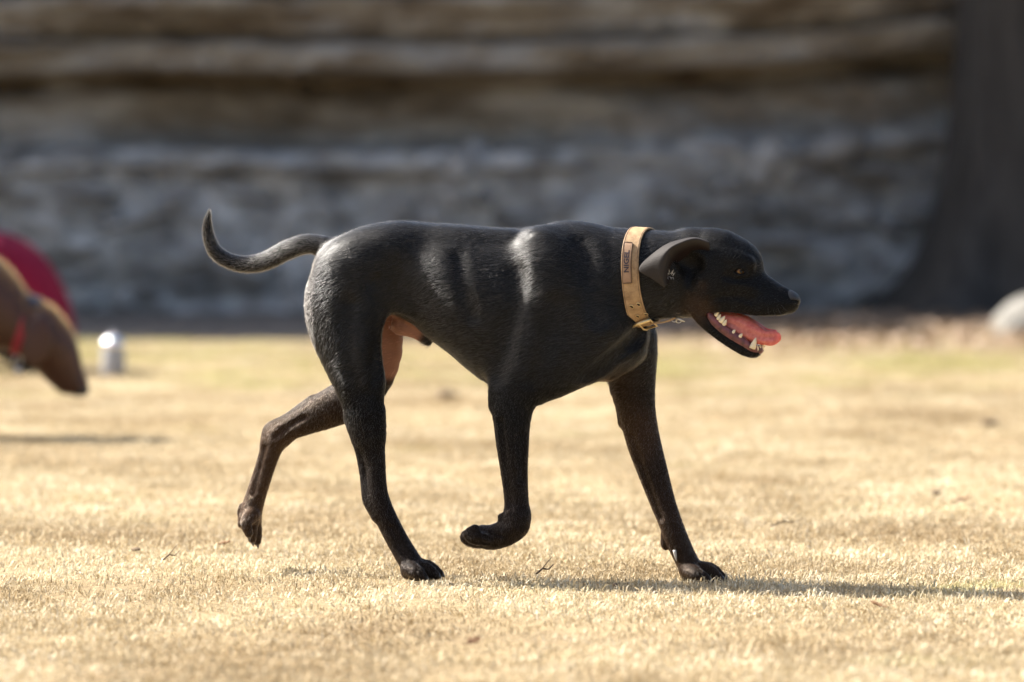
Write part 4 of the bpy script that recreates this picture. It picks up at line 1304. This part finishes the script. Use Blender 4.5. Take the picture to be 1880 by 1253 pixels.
keep[(V[:, 0] > P(1440, 550, 0)[0])] = .3
coat, _k = grow_coat('coat', body, V, Q, dog_flow, 230000, dog_len, .000105, M_hair, dog, keep)
hcol = np.clip(col[Q[_k][:, 0]] * 2.0, .009, .5) * np.exp(rng.normal(0, .5, (len(_k), 1)))
at_ = coat.data.attributes.new('coat', 'FLOAT_COLOR', 'CURVE')
at_.data.foreach_set('color', np.concatenate([hcol, np.ones((len(hcol), 1))], 1).astype(np.float32).ravel())

# longer, finer guard hairs, coloured paler to paint a sunlit rim, that stand off the back, neck, rump and tail
kg = (.22 + .78 * sstep(V[:, 2], leg_z, leg_z + .12)) * keep
kg[V[:, 0] > head_u] *= .8
kg[(V[:, 0] < tail_u) & (V[:, 2] > leg_z)] *= 7.0
M_rim_guard = hair_mat('rim_guard_hair', (.085, .076, .070), .4, .6)
grow_coat('rim_guard_hair', body, V, Q, dog_flow, 42000, lambda p: dog_len(p) * .85, .00007, M_rim_guard, dog, kg, (.25, .85), 8)

# ================================================================== things further back
def ground_at(px, py):
    """where the sight line through a picture point meets the ground"""
    xr, yr = (px - 940.0) / FPX, (626.5 - py) / FPX
    c, s = math.cos(PITCH), math.sin(PITCH)
    t = CAM_H / (s - yr * c)
    return Vector((xr * t, (c + yr * s) * t - CAM_D, 0))

def framed(Y0, base_px):
    """measuring frame for a thing standing at depth Y0; returns base point, mapper and metres per picture unit"""
    b = at_depth(base_px, 700, Y0)
    base = np.array((b[0], Y0, 0.0)); sc = (Y0 + CAM_D) / FPX
    def mp(px, py, v=0.0):
        p = at_depth(px, py, Y0 + v)
        return tuple(np.array(p) - base)
    def chain_pts(rows):
        return [mp(r[0], r[1], r[2]) + (r[3] * sc, r[4] if len(r) > 4 else .9) for r in rows]
    return base, mp, chain_pts, sc

# ---- brown dog sniffing the ground at the left
base, mp2, C2, s2 = framed(4.8, -150)
dog2 = empty('dog', tuple(base))
tag(dog2, 'brown dog lowering its head to sniff the grass, blurred at the left edge', 'dog')
lo = np.array(mp2(-640, 806, 0)); hi = np.array(mp2(185, 380, 0))
g = Field((lo[0], -.2, -.01), (hi[0], .2, hi[2]), .006)
g.chain(C2([(-470, 520, 0, 60, .8), (-430, 515, 0, 76, .85), (-330, 510, 0, 76, .8), (-200, 525, 0, 88, .8), (-110, 535, 0, 92, .75), (-50, 545, 0, 80, .72)]), k=0)
g.chain(C2([(-80, 545, 0, 90, .75), (-15, 574, 0, 70, .8), (28, 592, 0, 56, .85), (62, 608, 0, 48, .9)]), k=.05)
g.chain(C2([(64, 602, 0, 48, 1.0), (90, 630, 0, 47, 1.0), (108, 660, 0, 40, .9), (128, 692, 0, 28, .85), (143, 709, 0, 20, .9)]), k=.03)
g.chain(C2([(70, 650, 0, 20, 1.2), (95, 685, 0, 16, 1.3), (117, 712, 0, 11, 1.3)]), k=.02)
for sv in (-1, 1):
    g.chain(C2([(-80, 560, sv * .07, 66, .55), (-62, 640, sv * .085, 38, .7), (-60, 700, sv * .085, 21, .9), (-60, 770, sv * .085, 15, 1), (-55, 792, sv * .085, 15, 1.1), (-38, 796, sv * .085, 11, 1.4)]), k=.03)
    hx = sv * 24
    g.chain(C2([(-440 + hx, 545, sv * .07, 66, .6), (-415 + hx, 620, sv * .085, 45, .65), (-440 + hx, 680, sv * .085, 26, .7), (-468 + hx, 715, sv * .085, 17, .9), (-458 + hx, 780, sv * .085, 14, 1), (-440 + hx, 796, sv * .085, 11, 1.5)]), k=.03)
    g.chain(C2([(92, 618, sv * .035, 12, .8), (108, 628, sv * .03, 10, .8)]), k=.015)
g.chain(C2([(-500, 500, 0, 22, 1), (-560, 470, .01, 15, 1), (-600, 420, .02, 9, 1), (-610, 392, .02, 4, 1)]), k=.02)
v2, q2 = g.nets(3)
M_brown = simple_mat('brown_coat', (.052, .018, .008), .5, noise=.35, scale=60, bump=.4, spec=.4)
mesh_obj('body', v2, q2, M_brown, dog2)
grow_coat('coat', None, v2, q2, lambda p: np.tile(np.array((-.7, 0, .3)), (len(p), 1)), 16000, lambda p: np.full(len(p), .016), .0003, hair_mat('sunlit_top_hair', (.50, .17, .05), .4, .6), dog2, sstep(g.grad(v2)[:, 2], .25, .6), (.3, .9), 12)  # bright orange hair on upward faces only, painting a sunlit top line
for sv in (-1, 1):
    gg = Field(np.array(mp2(30, 690, sv * .07)) - .06, np.array(mp2(105, 570, sv * .07)) + .06, .005)
    gg.chain(C2([(74, 584, sv * .062, 14, .5), (72, 612, sv * .088, 25, .22), (66, 642, sv * .092, 26, .2), (62, 664, sv * .090, 13, .22)]), k=.01)
    ve, qe = gg.nets(2); mesh_obj('ear', ve, qe, M_brown, dog2)
    bm = bmesh.new(); bmesh.ops.create_uvsphere(bm, u_segments=14, v_segments=10, radius=.011)
    e = bm_obj('eye', bm, M_claw, dog2); p = mp2(112, 634, sv * .045); e.location = p
gg = Field(np.array(mp2(125, 735, 0)) - .03, np.array(mp2(170, 695, 0)) + .03, .004)
gg.ell(mp2(149, 716, 0), (.024, .026, .020), k=0); ve, qe = gg.nets(2); mesh_obj('nose', ve, qe, M_nose, dog2)

collar2 = empty('dog_collar', tuple(base))
tag(collar2, 'red webbing collar with silver tag on the brown dog neck', 'collar')
M_red = simple_mat('red_webbing', (.26, .018, .03), .7, noise=.2, scale=200, bump=.3)
M_navy = simple_mat('navy_buckle', (.015, .018, .035), .4)
c0 = np.array(mp2(46, 600, 0)); d1 = np.array(mp2(64, 552, 0)) - c0; d1 /= np.linalg.norm(d1); sd = np.array((0, -1.0, 0)); an = np.cross(d1, sd)
def band2(name, a0, a1, n, r0, r1, hw, mat, parent, closed):
    V_, F_ = [], []
    for i in range(n):
        a = a0 + (a1 - a0) * i / (n if closed else n - 1)
        d = math.cos(a) * d1 + math.sin(a) * sd * .88
        for rr, ss in ((r0, -1), (r0, 1), (r1, 1), (r1, -1)): V_.append(tuple(c0 + d * rr + an * ss * hw))
    for i in range(n if closed else n - 1):
        j = (i + 1) % n
        for k in range(4): F_.append((i * 4 + k, i * 4 + (k + 1) % 4, j * 4 + (k + 1) % 4, j * 4 + k))
    if not closed: F_ += [(3, 2, 1, 0), tuple((n - 1) * 4 + k for k in range(4))]
    return mesh_obj(name, V_, F_, mat, parent, smooth=False)
band2('strap', 0, 6.2832, 48, .074, .0865, .013, M_red, collar2, True)
band2('buckle', .05, .75, 8, .080, .092, .016, M_navy, collar2, False)
pt = np.array(mp2(32, 662, -.03))
ring('tag_ring', tuple(pt), (.2, -1, .1), .012, .0025, M_steel, collar2, 18, 7)
bm = bmesh.new(); bmesh.ops.create_cone(bm, cap_ends=True, segments=20, radius1=.017, radius2=.017, depth=.003)
tgo = bm_obj('tag', bm, M_steel, collar2); tgo.location = tuple(pt + np.array((.006, -.004, -.028))); tgo.rotation_euler = (R(80), 0, R(15))

# ---- person sitting on the grass behind the brown dog
base, mp3, C3, s3 = framed(8.8, -20)
person = empty('person', tuple(base))
tag(person, 'person in maroon top and black trousers sitting hunched on the grass behind the brown dog', 'person')
M_skin = simple_mat('skin', (.46, .27, .19), .5, noise=.1, scale=40)
M_maroon = simple_mat('maroon_knit', (.20, .008, .034), .85, noise=.25, scale=60, bump=.4, spec=.2)
M_black = simple_mat('black_cloth', (.012, .012, .014), .85, noise=.3, scale=60, bump=.3, spec=.2)
M_hairp = simple_mat('dark_hair', (.02, .014, .011), .5, noise=.4, scale=80, bump=.5)
M_shoe = simple_mat('black_shoe', (.014, .014, .015), .5)
torso = [(88, 622, 0, 52, 1.35), (74, 570, 0, 56, 1.45), (40, 512, 0, 58, 1.55), (0, 478, 0, 52, 1.7), (-30, 468, 0, 40, 1.6)]
def limb_rows(sv):
    arm = [(-22, 478, sv * .185, 30, 1), (-45, 540, sv * .225, 25, 1), (-62, 592, sv * .235, 22, 1)]
    fore = [(-62, 592, sv * .235, 22, 1), (-100, 588, sv * .19, 19, 1), (-146, 572, sv * .11, 14, 1)]
    thigh = [(70, 640, sv * .10, 46, 1), (10, 620, sv * .11, 40, 1), (-60, 575, sv * .12, 34, 1), (-122, 535, sv * .12, 29, 1)]
    shin = [(-122, 535, sv * .12, 29, 1), (-150, 590, sv * .12, 27, 1), (-172, 640, sv * .12, 20, 1), (-178, 660, sv * .12, 18, 1)]
    foot = [(-172, 664, sv * .12, 15, 1.1), (-205, 668, sv * .125, 13, 1.4), (-232, 671, sv * .13, 10, 1.6)]
    return arm, fore, thigh, shin, foot
head = [(-62, 440, 0, 26, 1), (-84, 402, 0, 27, 1)]
lo = np.array(mp3(-262, 684, 0)); hi = np.array(mp3(160, 320, 0))
def pfield(h=.008): return Field((lo[0], -.36, -.012), (hi[0], .36, hi[2]), h)
def shrink(rows, f_): return [(r[0], r[1], r[2], r[3] * f_, r[4]) for r in rows]
bf = pfield(.007)
bf.chain(C3(shrink(torso, .86)), k=0)
bf.chain(C3([(-30, 468, 0, 34, 1.4), (-62, 440, 0, 25, 1), (-84, 405, 0, 27, 1)]), k=.03)
hc_ = mp3(-104, 376, 0)
bf.ell(hc_, (.100, .074, .115), ang=R(-12), k=.03)
bf.ell(mp3(-132, 402, 0), (.055, .050, .055), ang=R(-12), k=.03)
bf.chain(C3([(-150, 372, 0, 5, .9), (-160, 388, 0, 8, .9), (-152, 394, 0, 7, 1.1)]), k=.008)
for sv in (-1, 1):
    bf.ell(mp3(-92, 384, sv * .074), (.020, .010, .032), k=.008)
    bf.ell(mp3(-147, 371, sv * .032), (.013, .012, .009), k=.004, op='cut')
bf.chain(C3([(-153, 407, -.022, 1.6, 1), (-157, 407, 0, 1.8, 1), (-153, 407, .022, 1.6, 1)]), k=.003, op='cut')
for sv in (-1, 1):
    arm, fore, thigh, shin, foot = limb_rows(sv)
    for rows in (arm, fore, thigh, shin, foot): bf.chain(C3(shrink(rows, .82)), k=.02)
    bf.chain(C3([(-146, 572, sv * .11, 13, 1), (-162, 567, sv * .075, 15, .6), (-170, 565, sv * .055, 13, .6)]), k=.012)
    for k, (dz, ln) in enumerate(((-14, .9), (-5, 1.05), (4, 1.0), (12, .8))):
        bf.chain(C3([(-166, 566 + dz * .7, sv * .060, 5, 1), (-172, 566 + dz, sv * (.060 - .035 * ln), 4.6, 1), (-172, 568 + dz, sv * (.060 - .062 * ln), 4.4, 1), (-168, 570 + dz, sv * (.060 - .075 * ln), 3.8, 1)]), k=.003)
    bf.chain(C3([(-152, 556, sv * .085, 6, 1), (-152, 544, sv * .070, 5.2, 1), (-156, 538, sv * .050, 4.2, 1)]), k=.004)
vb, qb = bf.nets(3); mesh_obj('body', vb, qb, M_skin, person)
sf = pfield(.008); sf.chain(C3(torso), k=0)
sf.chain(C3([(-20, 470, -.15, 34, 1), (-22, 468, 0, 38, 1), (-20, 470, .15, 34, 1)]), k=.03)
for sv in (-1, 1):
    arm, fore, *_ = limb_rows(sv); sf.chain(C3(arm), k=.04); sf.chain(C3(fore[:2] + [(-128, 578, sv * .145, 17, 1)]), k=.02)
for k in range(4): sf.chain(C3([(120 - 10 * k, 560 + 20 * k, -.12, 3, 1), (100 - 18 * k, 575 + 18 * k, 0, 3, 1)]), k=.012)
vb, qb = sf.nets(4); mesh_obj('top', vb, qb, M_maroon, person)
tf = pfield(.008)
tf.chain(C3([(86, 640, -.08, 42, 1), (88, 640, 0, 44, 1.3), (86, 640, .08, 42, 1)]), k=0)
for sv in (-1, 1):
    arm, fore, thigh, shin, foot = limb_rows(sv); tf.chain(C3(thigh), k=.03); tf.chain(C3(shin), k=.03)
vb, qb = tf.nets(4); mesh_obj('trousers', vb, qb, M_black, person)
for sv in (-1, 1):
    foot = limb_rows(sv)[4]
    sf_ = Field(np.array(mp3(-262, 690, sv * .12)) - (.0, .09, .02), np.array(mp3(-140, 640, sv * .12)) + (.02, .09, .02), .006)
    sf_.chain(C3([(r[0], r[1], r[2], r[3] * 1.08, r[4]) for r in foot]), k=0)
    vb, qb = sf_.nets(3); mesh_obj('shoe', vb, qb, M_shoe, person)
hf = pfield(.007)
hc2 = mp3(-94, 370, 0)
hf.ell(hc2, (.102, .086, .112), ang=R(-12), k=0)
hf.chain(C3([(-62, 380, 0, 34, 1.5), (-44, 420, 0, 30, 1.6), (-34, 455, 0, 18, 1.8)]), k=.03)
hf.ell(mp3(-142, 392, 0), (.085, .11, .105), ang=R(-12), k=.015, op='cut')
vb, qb = hf.nets(3); mesh_obj('hair', vb, qb, M_hairp, person)

# ---- drinking bottle standing on the grass
bp_ = ground_at(208, 690)
bottle = empty('drinking_bottle', tuple(bp_))
tag(bottle, 'small grey drinking bottle with shiny metal lid standing on the grass', 'bottle')
def lathe(name, prof, mat, parent, seg=32):
    V_ = [(r * math.cos(2 * math.pi * s / seg), r * math.sin(2 * math.pi * s / seg), z) for r, z in prof for s in range(seg)]
    F_ = [(k * seg + s, k * seg + (s + 1) % seg, (k + 1) * seg + (s + 1) % seg, (k + 1) * seg + s) for k in range(len(prof) - 1) for s in range(seg)]
    F_ += [tuple(range(seg))[::-1], tuple((len(prof) - 1) * seg + s for s in range(seg))]
    return mesh_obj(name, V_, F_, mat, parent)
M_bgrey = simple_mat('frosted_plastic', (.42, .42, .44), .35, Transmission_Weight=.35)
M_chrome = simple_mat('polished_steel', (.78, .78, .80), .12, metal=1.0)
lathe('bottle_body', [(.036, 0), (.040, .004), (.041, .02), (.041, .085), (.039, .094), (.034, .100)], M_bgrey, bottle)
lid = lathe('lid', [(.037, .098), (.040, .101), (.040, .114), (.037, .122), (.030, .130), (.020, .1355), (.008, .138), (.001, .1385)], M_chrome, bottle)
lathe('spout', [(.009, .137), (.009, .148), (.006, .152)], M_chrome, lid, 16)

# ---- dry leaves, clods and twigs lying on the lawn
M_dleaf = world_noise_mat('brown_leaf', [(.3, (.10, .05, .025)), (.7, (.22, .125, .065))], 60.0)
M_clod = world_noise_mat('soil_clod', [(.3, (.09, .062, .04)), (.7, (.18, .13, .085))], 60.0)
M_twig = world_noise_mat('dry_twig', [(.3, (.07, .048, .03)), (.7, (.16, .115, .075))], 60.0)
def fallen_leaf(px, py, size, rz, label, curl=.5):
    p = ground_at(px, py)
    nu, nv = 9, 5
    V_, F_ = [], []
    for i in range(nu):
        u = i / (nu - 1) * 2 - 1
        w = .46 * max(0.02, (1 - abs(u) ** 1.7)) * (1 + .18 * math.cos(9 * u))
        for j in range(nv):
            v = (j / (nv - 1) * 2 - 1)
            V_.append((u * size, v * w * size, size * (curl * .55 * v * v * w * 2 + curl * .35 * u * u + .05 * math.sin(7 * u + 3 * v))))
    F_ = [(i * nv + j, (i + 1) * nv + j, (i + 1) * nv + j + 1, i * nv + j + 1) for i in range(nu - 1) for j in range(nv - 1)]
    r_ = empty('fallen_leaf', (p.x, p.y, .016), rz)
    b = mesh_obj('blade', V_, F_, M_dleaf, r_)
    md = b.modifiers.new('thickness', 'SOLIDIFY'); md.thickness = .0008
    tube('stalk', [(-size, 0, size * curl * .35), (-size * 1.3, size * .05, size * .2), (-size * 1.6, size * .16, .006)], [.0012, .001, .0008], M_dleaf, r_, seg=6)
    r_.rotation_euler = (.15, -.2, rz)
    tag(r_, label, 'leaf', 'dry leaves fallen on the lawn')
def clod(px, py, w, h, seed, label):
    p = ground_at(px, py)
    me = rough_stone(seed, 'soil_clod', 3); me.materials.append(M_clod)
    o = bpy.data.objects.new('soil_clod', me); COL.objects.link(o)
    o.location = (p.x, p.y, .010 + h * .2); o.scale = (w, w * .8, h * .7); o.rotation_euler = (0, 0, seed)
    tag(o, label, 'clod', 'dark clods lying on the lawn')
fallen_leaf(1767, 932, .022, .4, 'curled brown leaf beside a dark clod, right of the dog front paw')
fallen_leaf(1610, 1127, .020, 2.2, 'small brown leaf in the near grass below the shadow at the right', .4)
fallen_leaf(870, 1196, .021, 1.0, 'blurred brown leaf near the bottom edge under the lifted paw')
fallen_leaf(412, 1012, .014, .2, 'tiny brown leaf under the raised hind paw of the black dog')
clod(1717, 917, .030, .024, 3, 'small dark clod on the straw, level with the far foreleg at the right')
clod(1815, 786, .060, .030, 4, 'wide dark clod further back near the right edge')
clod(250, 1020, .030, .012, 5, 'dark clod in the grass at the left below the brown dog shadow')
clod(818, 735, .075, .040, 6, 'blurred brown clod behind the black dog belly')
clod(1130, 1086, .014, .012, 8, 'tiny black clod in the dog shadow')
def twig(px0, py0, px1, py1, r, label):
    a, b = ground_at(px0, py0), ground_at(px1, py1)
    root = empty('twig', tuple(a)); d = b - a
    pts = [(0, 0, .022), (d.x * .35, d.y * .35, .030), (d.x * .7, d.y * .7, .026), (d.x, d.y, .034)]
    tube('stem', pts, [r, r * .9, r * .7, r * .4], M_twig, root, seg=7)
    tube('shoot', [pts[1], (d.x * .5 + .006, d.y * .5, .043), (d.x * .6 + .012, d.y * .6, .052)], [r * .6, r * .45, r * .2], M_twig, root, seg=6)
    tag(root, label, 'twig')
twig(985, 1074, 1016, 1068, .0022, 'thin dark twig at the edge of the dog shadow')
twig(1415, 985, 1478, 979, .0018, 'thin dry twig on the straw right of the planted front paw')
twig(300, 1048, 330, 1042, .0016, 'short dry twig in the grass at the lower left')
